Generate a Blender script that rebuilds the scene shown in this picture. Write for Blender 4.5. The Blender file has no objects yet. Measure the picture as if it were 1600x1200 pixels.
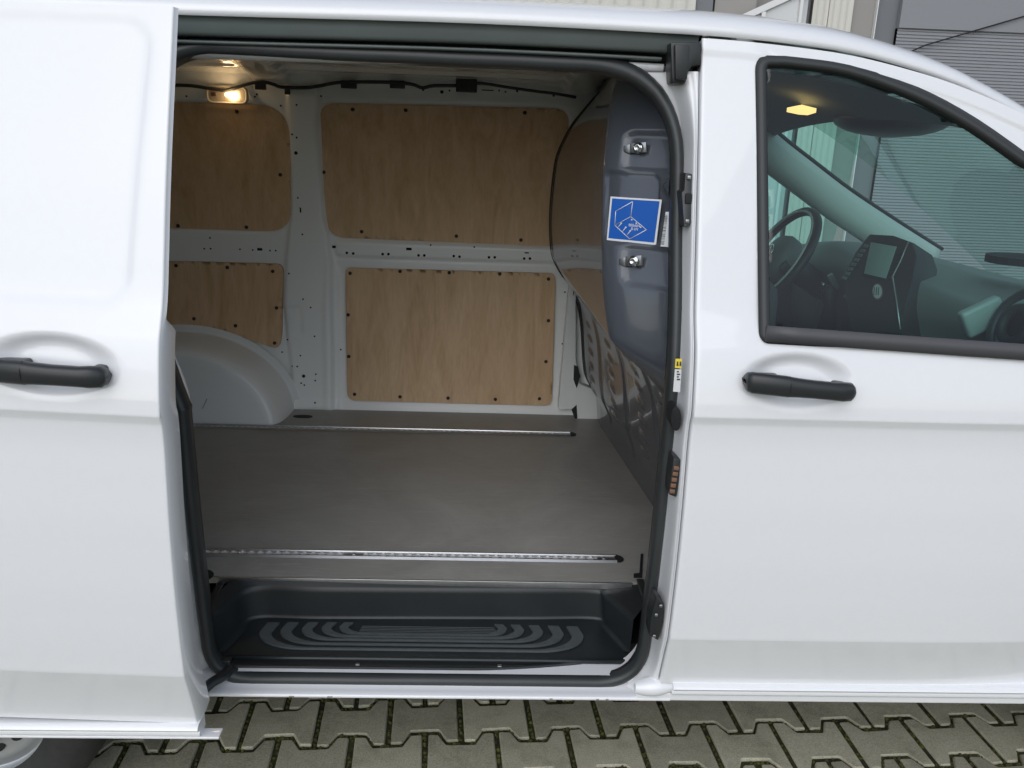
import bpy, bmesh, math, random
import numpy as np
from mathutils import Vector, Matrix

random.seed(7); np.random.seed(7)
R_ = math.radians
scene = bpy.context.scene
col = scene.collection

# ------------------------------------------------------------------ camera
F = 1300.0                                   # focal length in photograph pixels (1600 wide)
PITCH, YAW, ROLL = R_(16), R_(2.4), R_(2.1)
CAM = np.array([0.0, -1.85, 1.64])
_fw = np.array([math.sin(YAW)*math.cos(PITCH), math.cos(YAW)*math.cos(PITCH), -math.sin(PITCH)])
_rt = np.array([math.cos(YAW), -math.sin(YAW), 0.0]); _up = np.cross(_rt, _fw)
_R = math.cos(ROLL)*_rt + math.sin(ROLL)*_up
_U = -math.sin(ROLL)*_rt + math.cos(ROLL)*_up
cd = bpy.data.cameras.new('camera'); cam = bpy.data.objects.new('camera', cd); col.objects.link(cam)
cd.sensor_width = 36.0; cd.lens = F/1600*36; cd.clip_start = 0.02; cd.clip_end = 900
M = Matrix.Identity(4)
for i in range(3):
    M[i][0] = _R[i]; M[i][1] = _U[i]; M[i][2] = -_fw[i]; M[i][3] = CAM[i]
cam.matrix_world = M
scene.camera = cam

# ------------------------------------------------------------------ world, sun, exposure
SUN_EL, SUN_AZ = R_(38), R_(196)             # azimuth clockwise from +Y; the light comes from behind the camera
w = bpy.data.worlds.new('World'); scene.world = w; w.use_nodes = True
nt = w.node_tree; nt.nodes.clear()
sky = nt.nodes.new('ShaderNodeTexSky'); sky.sky_type = 'NISHITA'; sky.sun_disc = False
sky.sun_elevation = SUN_EL; sky.sun_rotation = SUN_AZ
sky.air_density = 1.0; sky.dust_density = 1.0; sky.ozone_density = 2.0
hs = nt.nodes.new('ShaderNodeHueSaturation'); hs.inputs['Saturation'].default_value = 0.50
bg = nt.nodes.new('ShaderNodeBackground'); bg.inputs['Strength'].default_value = 0.14
wo = nt.nodes.new('ShaderNodeOutputWorld')
nt.links.new(sky.outputs[0], hs.inputs['Color']); nt.links.new(hs.outputs[0], bg.inputs['Color']); nt.links.new(bg.outputs[0], wo.inputs[0])
sl = bpy.data.lights.new('sun', 'SUN'); sl.energy = 0.75; sl.angle = R_(60); sl.color = (1.0, 0.985, 0.96)
so = bpy.data.objects.new('sun', sl); col.objects.link(so)
_d = Vector((math.sin(SUN_AZ)*math.cos(SUN_EL), math.cos(SUN_AZ)*math.cos(SUN_EL), math.sin(SUN_EL)))
so.rotation_euler = _d.to_track_quat('Z', 'Y').to_euler(); so.location = (0, -4, 6)
vs = scene.view_settings; vs.view_transform = 'Standard'; vs.look = 'None'; vs.gamma = 1; vs.use_curve_mapping = False
vs.exposure = 0.30
scene.render.engine = 'CYCLES'
cy = scene.cycles
cy.use_denoising = True; cy.max_bounces = 10; cy.diffuse_bounces = 8; cy.glossy_bounces = 5; cy.transparent_max_bounces = 16
cy.caustics_reflective = False; cy.caustics_refractive = False; cy.sample_clamp_indirect = 6

# ------------------------------------------------------------------ helpers
def ray(px, py): return _fw + _R*((px-800)/F) + _U*((600-py)/F)
def at(px, py, Y):
    r = ray(px, py); return CAM + r*((Y-CAM[1])/r[1])
def atz(px, py, Z):
    r = ray(px, py); return CAM + r*((Z-CAM[2])/r[2])
def on(px, py, fy, off=0.0):
    p = at(px, py, 0.0)
    for _ in range(8): p = at(px, py, fy(p[2])+off)
    return p

def pchip(xs, ys):
    xs = np.array(xs, float); ys = np.array(ys, float)
    if xs[0] > xs[-1]: xs, ys = xs[::-1], ys[::-1]
    h = np.diff(xs); d = np.diff(ys)/h; m = np.zeros(len(xs))
    for i in range(1, len(xs)-1):
        if d[i-1]*d[i] > 0:
            w1 = 2*h[i]+h[i-1]; w2 = h[i]+2*h[i-1]; m[i] = (w1+w2)/(w1/d[i-1]+w2/d[i])
    m[0] = d[0]; m[-1] = d[-1]
    def f(x):
        x = np.clip(np.asarray(x, float), xs[0], xs[-1])
        i = np.clip(np.searchsorted(xs, x)-1, 0, len(xs)-2)
        t = (x-xs[i])/h[i]
        return ((1+2*t)*(1-t)**2*ys[i] + t*(1-t)**2*h[i]*m[i] + t*t*(3-2*t)*ys[i+1] + t*t*(t-1)*h[i]*m[i+1])
    return f
def sstep(a, b, x):
    t = np.clip((x-a)/(b-a), 0, 1); return t*t*(3-2*t)
def sd_round_rect(x, z, cx, cz, hx, hz, r):
    qx = np.abs(x-cx)-hx+r; qz = np.abs(z-cz)-hz+r
    return np.hypot(np.maximum(qx, 0), np.maximum(qz, 0)) + np.minimum(np.maximum(qx, qz), 0) - r
def sd_poly(x, z, poly):
    x = np.asarray(x, float); z = np.asarray(z, float)
    d = np.full(x.shape, 1e9); s = np.ones(x.shape); n = len(poly)
    for i in range(n):
        ax, az = poly[i]; bx, bz = poly[i-1]
        ex, ez = bx-ax, bz-az; wx, wz = x-ax, z-az
        t = np.clip((wx*ex+wz*ez)/(ex*ex+ez*ez+1e-12), 0, 1)
        d = np.minimum(d, (wx-ex*t)**2+(wz-ez*t)**2)
        c1 = z >= az; c2 = z < bz; c3 = ex*wz > ez*wx
        flip = (c1 & c2 & c3) | (~c1 & ~c2 & ~c3)
        s = np.where(flip, -s, s)
    return s*np.sqrt(d)
def round_poly(pts, radii, seg=6):
    out = []; n = len(pts)
    if not hasattr(radii, '__len__'): radii = [radii]*n
    for i in range(n):
        p = np.array(pts[i], float); a = np.array(pts[i-1], float); b = np.array(pts[(i+1) % n], float)
        u = a-p; v = b-p; lu = np.linalg.norm(u); lv = np.linalg.norm(v); u /= lu; v /= lv
        r = radii[i]
        if r <= 0: out.append(tuple(p)); continue
        ang = math.acos(max(-1, min(1, float(u@v)))); k = min(r/max(math.tan(ang/2), 1e-3), lu*.49, lv*.49)
        p0 = p+u*k; p1 = p+v*k
        for j in range(seg+1):
            t = j/seg; out.append(tuple((1-t)**2*p0 + 2*t*(1-t)*p + t*t*p1))
    return out

def tag(o, label=None, cat=None, group=None, kind=None):
    if label: o['label'] = label
    if cat: o['category'] = cat
    if group: o['group'] = group
    if kind: o['kind'] = kind
    return o
def empty(name, loc=(0, 0, 0)):
    o = bpy.data.objects.new(name, None); col.objects.link(o); o.location = loc; return o
def mesh(name, V, Fc, mat, parent=None, smooth=True, label=None):
    me = bpy.data.meshes.new(name)
    me.from_pydata([tuple(map(float, v)) for v in V], [], [tuple(map(int, f)) for f in Fc])
    me.validate(); me.update()
    o = bpy.data.objects.new(name, me); col.objects.link(o)
    if mat: me.materials.append(mat)
    if smooth: me.polygons.foreach_set('use_smooth', [True]*len(me.polygons))
    if parent: o.parent = parent
    if label: o['label'] = label
    return o
def from_bm(name, bm, mat, parent=None, smooth=True, label=None):
    bmesh.ops.recalc_face_normals(bm, faces=bm.faces)
    me = bpy.data.meshes.new(name); bm.to_mesh(me); bm.free()
    o = bpy.data.objects.new(name, me); col.objects.link(o); me.materials.append(mat)
    if smooth: me.polygons.foreach_set('use_smooth', [True]*len(me.polygons))
    if parent: o.parent = parent
    if label: o['label'] = label
    return o
def sharp(o, deg=35):
    try:
        o.data.set_sharp_from_angle(angle=R_(deg))
    except Exception:
        pass
    return o
def grid(name, P, mat, parent=None, keep=None, flip=False, label=None):
    nu, nv = P.shape[:2]
    V = P.reshape(-1, 3)
    idx = np.arange(nu*nv).reshape(nu, nv)
    q = np.stack([idx[:-1, :-1], idx[1:, :-1], idx[1:, 1:], idx[:-1, 1:]], -1)
    if flip: q = q[..., ::-1]
    q = q.reshape(-1, 4)
    if keep is not None: q = q[keep.reshape(-1)]
    used = np.zeros(len(V), bool); used[q.reshape(-1)] = True
    remap = np.cumsum(used)-1
    V = V[used]; q = remap[q]
    me = bpy.data.meshes.new(name)
    me.vertices.add(len(V)); me.vertices.foreach_set('co', V.reshape(-1).astype(np.float32))
    me.loops.add(len(q)*4); me.loops.foreach_set('vertex_index', q.reshape(-1).astype(np.int32))
    me.polygons.add(len(q)); me.polygons.foreach_set('loop_start', np.arange(0, len(q)*4, 4, dtype=np.int32))
    me.polygons.foreach_set('loop_total', np.full(len(q), 4, np.int32))
    me.update(calc_edges=True); me.validate()
    me.polygons.foreach_set('use_smooth', [True]*len(me.polygons))
    o = bpy.data.objects.new(name, me); col.objects.link(o); me.materials.append(mat)
    if parent: o.parent = parent
    if label: o['label'] = label
    return o
def snap_keep(A, B, sd, cell):
    """move grid points of (A,B) that lie close to sd=0 onto it; return new A,B and the face mask of the outside"""
    for _ in range(2):
        e = cell*0.2
        s = sd(A, B); gx = (sd(A+e, B)-sd(A-e, B))/(2*e); gz = (sd(A, B+e)-sd(A, B-e))/(2*e)
        m = np.abs(s) < cell*0.72
        n = np.maximum(np.hypot(gx, gz), .3)
        A = np.where(m, A-s*gx/n**2, A); B = np.where(m, B-s*gz/n**2, B)
    s = sd(A, B) > -cell*0.1
    k = s[:-1, :-1] & s[1:, :-1] & s[1:, 1:] & s[:-1, 1:]
    mid = lambda q: (q[:-1, :-1]+q[1:, :-1]+q[1:, 1:]+q[:-1, 1:])/4
    k = k & (sd(mid(A), mid(B)) > -cell*.15)
    return A, B, k
def prism(name, loop, extrude, mat, parent=None, bevel=0.0, smooth=False, label=None):
    """closed 3-D loop pushed along the vector extrude; optional bevel"""
    bm = bmesh.new(); vs_ = [bm.verts.new(tuple(map(float, p))) for p in loop]
    f = bm.faces.new(vs_)
    r = bmesh.ops.extrude_face_region(bm, geom=[f])
    nv = [g for g in r['geom'] if isinstance(g, bmesh.types.BMVert)]
    bmesh.ops.translate(bm, verts=nv, vec=Vector([float(c) for c in extrude]))
    if bevel > 0:
        bmesh.ops.recalc_face_normals(bm, faces=bm.faces)
        ed = [e for e in bm.edges if len(e.link_faces) == 2 and e.calc_face_angle(0) > R_(50)]
        bmesh.ops.bevel(bm, geom=ed, offset=bevel, segments=2, affect='EDGES', profile=0.6)
    o = from_bm(name, bm, mat, parent, smooth=(bevel > 0 or smooth), label=label)
    if bevel > 0 or smooth: sharp(o, 40)
    return o
def box(name, c, s, mat, parent=None, bevel=0.0, rot=None, label=None):
    bm = bmesh.new(); bmesh.ops.create_cube(bm, size=1)
    bmesh.ops.scale(bm, vec=s, verts=bm.verts)
    if bevel > 0: bmesh.ops.bevel(bm, geom=list(bm.edges), offset=bevel, segments=3, affect='EDGES', profile=0.6)
    if rot is not None: bmesh.ops.rotate(bm, cent=(0, 0, 0), matrix=rot, verts=bm.verts)
    bmesh.ops.translate(bm, vec=Vector([float(x) for x in c]), verts=bm.verts)
    o = from_bm(name, bm, mat, parent, smooth=bevel > 0, label=label)
    if bevel > 0: sharp(o, 40)
    return o
def sweep(name, path, section, mat, parent=None, closed=False, up=(0, 0, 1), caps=True, label=None, scale=None, build=True):
    """section: (a,b) points, a across (side), b along the local up"""
    path = [np.array(p, float) for p in path]; n = len(path); k = len(section); V = []; Fc = []
    up = np.array(up, float)
    for i, p in enumerate(path):
        if closed: t = path[(i+1) % n]-path[i-1]
        else: t = path[min(i+1, n-1)]-path[max(i-1, 0)]
        t = t/np.linalg.norm(t); s = np.cross(t, up); s /= (np.linalg.norm(s)+1e-9); u = np.cross(s, t)
        sc = (1, 1) if scale is None else scale[i]
        for a, b in section: V.append(p+s*a*sc[0]+u*b*sc[1])
    m = n if closed else n-1
    for i in range(m):
        j = (i+1) % n
        for a in range(k):
            b = (a+1) % k; Fc.append((i*k+a, i*k+b, j*k+b, j*k+a))
    if caps and not closed:
        Fc.append(tuple(range(k))[::-1]); Fc.append(tuple((n-1)*k+a for a in range(k)))
    if not build: return V, Fc
    return mesh(name, V, Fc, mat, parent, label=label)
def circle(r, n=10, rb=None): return [(r*math.cos(2*math.pi*i/n), (rb or r)*math.sin(2*math.pi*i/n)) for i in range(n)]
def smooth_path(pts, n=8):
    pts = [np.array(p, float) for p in pts]; out = []
    for i in range(len(pts)-1):
        p0 = pts[max(i-1, 0)]; p1 = pts[i]; p2 = pts[i+1]; p3 = pts[min(i+2, len(pts)-1)]
        for j in range(n):
            t = j/n
            out.append(.5*((2*p1)+(-p0+p2)*t+(2*p0-5*p1+4*p2-p3)*t*t+(-p0+3*p1-3*p2+p3)*t**3))
    out.append(pts[-1]); return out
def merge(name, parts, mat, parent=None, smooth=True, label=None):
    V = []; Fc = []
    for v, f in parts:
        o = len(V); V += list(v); Fc += [tuple(i+o for i in q) for q in f]
    return mesh(name, V, Fc, mat, parent, smooth, label)
def dup(o, parent, loc=None):
    c = o.copy(); col.objects.link(c); c.parent = parent
    if loc is not None: c.location = loc
    return c

# ------------------------------------------------------------------ materials
def mat(name, color, rough=0.5, metal=0.0, coat=0.0, coat_rough=0.05, noise=None, bump=None, spec=None):
    """noise = (scale, amount, second colour) mottles the colour; bump = (scale, strength, distance)"""
    m = bpy.data.materials.new(name); m.use_nodes = True; t = m.node_tree; b = t.nodes['Principled BSDF']
    b.inputs['Base Color'].default_value = (*color, 1); b.inputs['Roughness'].default_value = rough
    b.inputs['Metallic'].default_value = metal; b.inputs['Coat Weight'].default_value = coat; b.inputs['Coat Roughness'].default_value = coat_rough
    if spec is not None: b.inputs['Specular IOR Level'].default_value = spec
    tc = t.nodes.new('ShaderNodeTexCoord')
    if noise:
        n = t.nodes.new('ShaderNodeTexNoise'); n.inputs['Scale'].default_value = noise[0]; n.inputs['Detail'].default_value = 6; n.inputs['Roughness'].default_value = .6
        t.links.new(tc.outputs['Object'], n.inputs['Vector'])
        r = t.nodes.new('ShaderNodeValToRGB'); r.color_ramp.elements[0].position = .35; r.color_ramp.elements[1].position = .68
        r.color_ramp.elements[0].color = (0, 0, 0, 1); r.color_ramp.elements[1].color = (noise[1],)*3+(1,)
        mx = t.nodes.new('ShaderNodeMix'); mx.data_type = 'RGBA'
        mx.inputs['A'].default_value = (*color, 1); mx.inputs['B'].default_value = (*noise[2], 1)
        t.links.new(n.outputs[0], r.inputs[0]); t.links.new(r.outputs[0], mx.inputs['Factor']); t.links.new(mx.outputs['Result'], b.inputs['Base Color'])
    if bump:
        n2 = t.nodes.new('ShaderNodeTexNoise'); n2.inputs['Scale'].default_value = bump[0]; n2.inputs['Detail'].default_value = 4
        t.links.new(tc.outputs['Object'], n2.inputs['Vector'])
        bp = t.nodes.new('ShaderNodeBump'); bp.inputs['Strength'].default_value = bump[1]; bp.inputs['Distance'].default_value = bump[2]
        t.links.new(n2.outputs[0], bp.inputs['Height']); t.links.new(bp.outputs[0], b.inputs['Normal'])
    return m
PAINT = mat('white_paint', (.80, .81, .83), .34, 0, 1.0, .03, noise=(55, .05, (.62, .60, .56)), bump=(3, .02, .004))
INNER = mat('inner_white_paint', (.82, .845, .84), .42, 0, .25, .15, noise=(2.5, .3, (.75, .78, .77)))
ROOFIN = mat('roof_inner_paint', (.86, .88, .84), .22, 0, .9, .04)
RUBBER = mat('rubber', (.020, .024, .025), .48, bump=(300, .15, .001), noise=(9, .4, (.035, .038, .038)))
SEALM = mat('seal_rubber', (.026, .030, .031), .42, noise=(5, .5, (.045, .048, .05)))
BLACK = mat('black_plastic', (.018, .021, .022), .38, bump=(500, .2, .0006))
STEPM = mat('step_plastic', (.014, .018, .020), .40, bump=(600, .25, .0006), noise=(7, .5, (.026, .030, .031)))
RIBM = mat('step_tread_plastic', (.085, .10, .103), .55, noise=(30, .6, (.065, .072, .072)))
TRACKM = mat('track_primer', (.12, .145, .14), .45, noise=(3, .5, (.075, .09, .088)))
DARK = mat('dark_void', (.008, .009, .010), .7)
ALU = mat('aluminium', (.60, .61, .62), .34, 1.0, noise=(40, .5, (.44, .45, .46)))
STEEL = mat('bracket_steel', (.48, .49, .50), .32, 1.0, noise=(60, .6, (.3, .31, .32)))
PART = mat('bulkhead_paint', (.070, .079, .096), .22, 0, .55, .03)
HANDLE = mat('handle_plastic', (.022, .025, .027), .36, bump=(700, .25, .0005))
BLUE = mat('sticker_blue', (.012, .115, .50), .28, 0, .5)
WHITE = mat('sticker_white', (.78, .80, .82), .35)
INK = mat('ink_black', (.02, .02, .02), .5)
YELLOW = mat('sticker_yellow', (.72, .55, .03), .4)
DASH = mat('dash_plastic', (.19, .21, .205), .55, bump=(400, .3, .0008))
DASHD = mat('dash_dark_plastic', (.022, .028, .028), .42)
CABG = mat('cab_trim', (.50, .54, .52), .6)
HEAD = mat('headliner', (.16, .18, .175), .8)
CHROME = mat('chrome', (.72, .74, .75), .12, 1.0)
SCREEN = mat('screen_glass', (.34, .42, .41), .12, 0, 1.0, .02)  # pale base colour stands in for sky reflected in the screen
TYRE = mat('tyre_rubber', (.022, .022, .022), .7, noise=(30, .5, (.045, .043, .04)))
WHEELM = mat('steel_wheel_paint', (.50, .52, .53), .32, .6)
COPPER = mat('contact_copper', (.24, .13, .085), .5, .4)
SEATM = mat('seat_fabric', (.03, .03, .032), .9, bump=(200, .4, .002))

def glass(name, tint, ior=1.5, rough=0.0):
    m = bpy.data.materials.new(name); m.use_nodes = True; t = m.node_tree; t.nodes.clear()
    o = t.nodes.new('ShaderNodeOutputMaterial'); tr = t.nodes.new('ShaderNodeBsdfTransparent'); tr.inputs[0].default_value = (*tint, 1)
    g = t.nodes.new('ShaderNodeBsdfGlossy'); g.inputs['Roughness'].default_value = rough
    ge = t.nodes.new('ShaderNodeNewGeometry'); dp = t.nodes.new('ShaderNodeVectorMath'); dp.operation = 'DOT_PRODUCT'
    t.links.new(ge.outputs['Normal'], dp.inputs[0]); t.links.new(ge.outputs['Incoming'], dp.inputs[1])
    def mth(op, x, y=None):
        n_ = t.nodes.new('ShaderNodeMath'); n_.operation = op; n_.use_clamp = op == 'ADD'
        for i_, v_ in enumerate((x, y)):
            if v_ is None: continue
            if isinstance(v_, (int, float)): n_.inputs[i_].default_value = v_
            else: t.links.new(v_, n_.inputs[i_])
        return n_.outputs[0]
    f0 = ((ior-1)/(ior+1))**2*1.15                      # both faces of the pane reflect
    fr = mth('ADD', mth('MULTIPLY', mth('POWER', mth('SUBTRACT', 1.0, mth('ABSOLUTE', dp.outputs['Value'])), 5.0), 1-f0), f0)
    mx = t.nodes.new('ShaderNodeMixShader'); t.links.new(fr, mx.inputs[0]); t.links.new(tr.outputs[0], mx.inputs[1]); t.links.new(g.outputs[0], mx.inputs[2]); t.links.new(mx.outputs[0], o.inputs[0])
    return m
SIDEGLASS = glass('side_glass', (.60, .86, .82))
SCREENGLASS = glass('windscreen_glass', (.72, .85, .80))
LENS = glass('lamp_lens', (.92, .90, .84), 1.45, .08)

def emit(name, color, strength):
    m = bpy.data.materials.new(name); m.use_nodes = True; t = m.node_tree; b = t.nodes['Principled BSDF']
    b.inputs['Base Color'].default_value = (*color, 1); b.inputs['Emission Color'].default_value = (*color, 1); b.inputs['Emission Strength'].default_value = strength
    return m
BULB = emit('bulb_glow', (1.0, .62, .28), 14)
REFLECTOR = mat('lamp_reflector', (.85, .82, .75), .25, .7)
CABLAMP = emit('cab_lamp_glow', (1.0, .52, .20), 1.6)

def plywood():
    m = bpy.data.materials.new('plywood'); m.use_nodes = True; t = m.node_tree; b = t.nodes['Principled BSDF']
    b.inputs['Roughness'].default_value = .55
    tc = t.nodes.new('ShaderNodeTexCoord'); mp = t.nodes.new('ShaderNodeMapping'); mp.inputs['Scale'].default_value = (9, 9, 1.2)
    wv = t.nodes.new('ShaderNodeTexNoise'); wv.inputs['Scale'].default_value = 1.6; wv.inputs['Detail'].default_value = 8; wv.inputs['Roughness'].default_value = .62; wv.inputs['Distortion'].default_value = 1.2
    fine = t.nodes.new('ShaderNodeTexNoise'); fine.inputs['Scale'].default_value = 14; fine.inputs['Detail'].default_value = 5
    oi = t.nodes.new('ShaderNodeObjectInfo'); ad = t.nodes.new('ShaderNodeVectorMath'); ad.operation = 'ADD'
    t.links.new(tc.outputs['Object'], ad.inputs[0]); t.links.new(oi.outputs['Random'], ad.inputs[1])
    t.links.new(ad.outputs[0], mp.inputs[0]); t.links.new(mp.outputs[0], wv.inputs['Vector']); t.links.new(mp.outputs[0], fine.inputs['Vector'])
    r = t.nodes.new('ShaderNodeValToRGB'); e = r.color_ramp.elements
    e[0].position = .28; e[0].color = (.53, .345, .190, 1); e[1].position = .72; e[1].color = (.70, .505, .315, 1)
    k = e.new(.5); k.color = (.63, .435, .255, 1)
    t.links.new(wv.outputs[0], r.inputs[0])
    mx = t.nodes.new('ShaderNodeMix'); mx.data_type = 'RGBA'; mx.blend_type = 'MULTIPLY'; mx.inputs['Factor'].default_value = .25
    fr = t.nodes.new('ShaderNodeValToRGB'); fr.color_ramp.elements[0].position = .3; fr.color_ramp.elements[0].color = (.62, .58, .55, 1); fr.color_ramp.elements[1].position = .6; fr.color_ramp.elements[1].color = (1, 1, 1, 1)
    t.links.new(fine.outputs[0], fr.inputs[0]); t.links.new(r.outputs[0], mx.inputs['A']); t.links.new(fr.outputs[0], mx.inputs['B'])
    t.links.new(mx.outputs['Result'], b.inputs['Base Color'])
    return m
PLY = plywood()

def floor_mat():
    m = bpy.data.materials.new('cargo_floor_board'); m.use_nodes = True; t = m.node_tree; b = t.nodes['Principled BSDF']
    tc = t.nodes.new('ShaderNodeTexCoord')
    n = t.nodes.new('ShaderNodeTexNoise'); n.inputs['Scale'].default_value = 2.6; n.inputs['Detail'].default_value = 10; n.inputs['Roughness'].default_value = .72; n.inputs['Distortion'].default_value = .6
    sp = t.nodes.new('ShaderNodeTexNoise'); sp.inputs['Scale'].default_value = 55; sp.inputs['Detail'].default_value = 3
    mp = t.nodes.new('ShaderNodeMapping'); mp.inputs['Scale'].default_value = (2, 40, 1); mp.inputs['Rotation'].default_value = (0, 0, .12)
    sc = t.nodes.new('ShaderNodeTexNoise'); sc.inputs['Scale'].default_value = 5; sc.inputs['Detail'].default_value = 3
    t.links.new(tc.outputs['Object'], n.inputs['Vector']); t.links.new(tc.outputs['Object'], sp.inputs['Vector']); t.links.new(tc.outputs['Object'], mp.inputs[0]); t.links.new(mp.outputs[0], sc.inputs['Vector'])
    r = t.nodes.new('ShaderNodeValToRGB'); e = r.color_ramp.elements
    e[0].position = .3; e[0].color = (.245, .238, .220, 1); e[1].position = .72; e[1].color = (.355, .348, .328, 1)
    t.links.new(n.outputs[0], r.inputs[0])
    r2 = t.nodes.new('ShaderNodeValToRGB'); r2.color_ramp.elements[0].position = .60; r2.color_ramp.elements[0].color = (0, 0, 0, 1); r2.color_ramp.elements[1].position = .66; r2.color_ramp.elements[1].color = (.5,)*3+(1,)
    t.links.new(sc.outputs[0], r2.inputs[0])
    mx = t.nodes.new('ShaderNodeMix'); mx.data_type = 'RGBA'; mx.inputs['B'].default_value = (.38, .37, .345, 1)
    t.links.new(r2.outputs[0], mx.inputs['Factor']); t.links.new(r.outputs[0], mx.inputs['A']); t.links.new(mx.outputs['Result'], b.inputs['Base Color'])
    r3 = t.nodes.new('ShaderNodeMapRange'); r3.inputs['To Min'].default_value = .32; r3.inputs['To Max'].default_value = .55
    t.links.new(n.outputs[0], r3.inputs[0]); t.links.new(r3.outputs[0], b.inputs['Roughness'])
    bp = t.nodes.new('ShaderNodeBump'); bp.inputs['Strength'].default_value = .25; bp.inputs['Distance'].default_value = .001
    t.links.new(sp.outputs[0], bp.inputs['Height']); t.links.new(bp.outputs[0], b.inputs['Normal'])
    return m
FLOORM = floor_mat()

def stone_mat():
    m = bpy.data.materials.new('concrete_paver'); m.use_nodes = True; t = m.node_tree; b = t.nodes['Principled BSDF']; b.inputs['Roughness'].default_value = .85
    tc = t.nodes.new('ShaderNodeTexCoord'); oi = t.nodes.new('ShaderNodeObjectInfo'); ge = t.nodes.new('ShaderNodeNewGeometry')
    n = t.nodes.new('ShaderNodeTexNoise'); n.inputs['Scale'].default_value = 9; n.inputs['Detail'].default_value = 8; n.inputs['Roughness'].default_value = .7
    g = t.nodes.new('ShaderNodeTexNoise'); g.inputs['Scale'].default_value = 260; g.inputs['Detail'].default_value = 3
    t.links.new(ge.outputs['Position'], n.inputs['Vector']); t.links.new(ge.outputs['Position'], g.inputs['Vector'])
    r = t.nodes.new('ShaderNodeValToRGB'); e = r.color_ramp.elements
    e[0].position = .25; e[0].color = (.26, .248, .185, 1); e[1].position = .78; e[1].color = (.50, .485, .385, 1)
    k = e.new(.5); k.color = (.43, .41, .305, 1)
    t.links.new(n.outputs[0], r.inputs[0])
    hv = t.nodes.new('ShaderNodeHueSaturation'); mr = t.nodes.new('ShaderNodeMapRange'); mr.inputs['To Min'].default_value = .78; mr.inputs['To Max'].default_value = 1.18
    t.links.new(oi.outputs['Random'], mr.inputs[0]); t.links.new(mr.outputs[0], hv.inputs['Value']); t.links.new(r.outputs[0], hv.inputs['Color'])
    gr = t.nodes.new('ShaderNodeValToRGB'); gr.color_ramp.elements[0].position = .3; gr.color_ramp.elements[0].color = (.72,)*3+(1,); gr.color_ramp.elements[1].position = .62; gr.color_ramp.elements[1].color = (1.12,)*3+(1,)
    t.links.new(g.outputs[0], gr.inputs[0])
    mx = t.nodes.new('ShaderNodeMix'); mx.data_type = 'RGBA'; mx.blend_type = 'MULTIPLY'; mx.inputs['Factor'].default_value = 1
    t.links.new(hv.outputs[0], mx.inputs['A']); t.links.new(gr.outputs[0], mx.inputs['B']); t.links.new(mx.outputs['Result'], b.inputs['Base Color'])
    bp = t.nodes.new('ShaderNodeBump'); bp.inputs['Strength'].default_value = .5; bp.inputs['Distance'].default_value = .0015
    t.links.new(g.outputs[0], bp.inputs['Height']); t.links.new(bp.outputs[0], b.inputs['Normal'])
    return m
STONE = stone_mat()
JOINT = mat('joint_soil', (.026, .024, .015), .95, noise=(9, 1.0, (.060, .066, .016)), bump=(120, 1.0, .006))
MOSS = mat('moss', (.095, .105, .018), .95, noise=(14, 1.0, (.040, .036, .018)), bump=(300, 1, .003))
CREAM = mat('cream_cladding', (.62, .60, .54), .5)
TAUPE = mat('taupe_panel', (.30, .285, .265), .5)
SLATE = mat('grey_cladding', (.245, .25, .265), .45)
SLATED = mat('grey_flashing', (.17, .18, .19), .5)
BWHITE = mat('white_frame', (.74, .74, .73), .4)
PALEPANE = mat('milky_pane', (.60, .61, .61), .2, 0, .5)

# ------------------------------------------------------------------ shared shapes of the van
_p1 = pchip([1.95, 1.87, 1.75, 1.65, 1.52, 1.40, 1.315, 1.285, 1.255, 1.20, 1.15, 1.118], [.015, -.015, -.056, -.088, -.126, -.160, -.186, -.2005, -.2155, -.2300, -.2395, -.2440])
_p2 = pchip([1.118, 1.096, 1.06, 1.0, .9, .8, .7, .59], [-.2440, -.2360, -.2345, -.2375, -.2430, -.2440, -.2400, -.2315])
_p3 = pchip([.59, .575, .5, .455, .37], [-.2315, -.2262, -.2005, -.187, -.165])
def yo(z):
    z = np.asarray(z, float)
    return np.where(z > 1.118, _p1(z), np.where(z > .59, _p2(z), _p3(z)))
def yof(z): return float(yo(z))
CENTRE = 0.745
def mirror(y): return 2*CENTRE-y
zg = pchip([-3, -.6, .0, .43, .70, .90, 1.13, 1.35, 1.6, 1.85, 2.05], [1.855, 1.868, 1.875, 1.871, 1.855, 1.819, 1.742, 1.63, 1.47, 1.28, 1.12])
yw = pchip([.40, .535, .75, 1.1, 1.3, 1.6, 1.87], [1.525, 1.545, 1.575, 1.60, 1.590, 1.53, 1.43])
def ywf(z): return float(yw(z))
def onw(px, py, off=0.0): return on(px, py, ywf, off)
ZF = .535                                     # cargo floor height
XS, XD, DY = .442, -.575, -.155               # front door edge, sliding door edge, how far the sliding door stands out
def zcol(a, b, step):
    """z samples that hit the creases"""
    z = [a, b] + [c for c in (1.118, 1.1175, .59, .5895, .575, 1.10) if a < c < b]
    z += list(np.arange(a, b, step)); z = sorted(z); out = [z[0]]
    for q in z[1:]:
        if q-out[-1] > .0004: out.append(q)
    return np.array(out)

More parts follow.
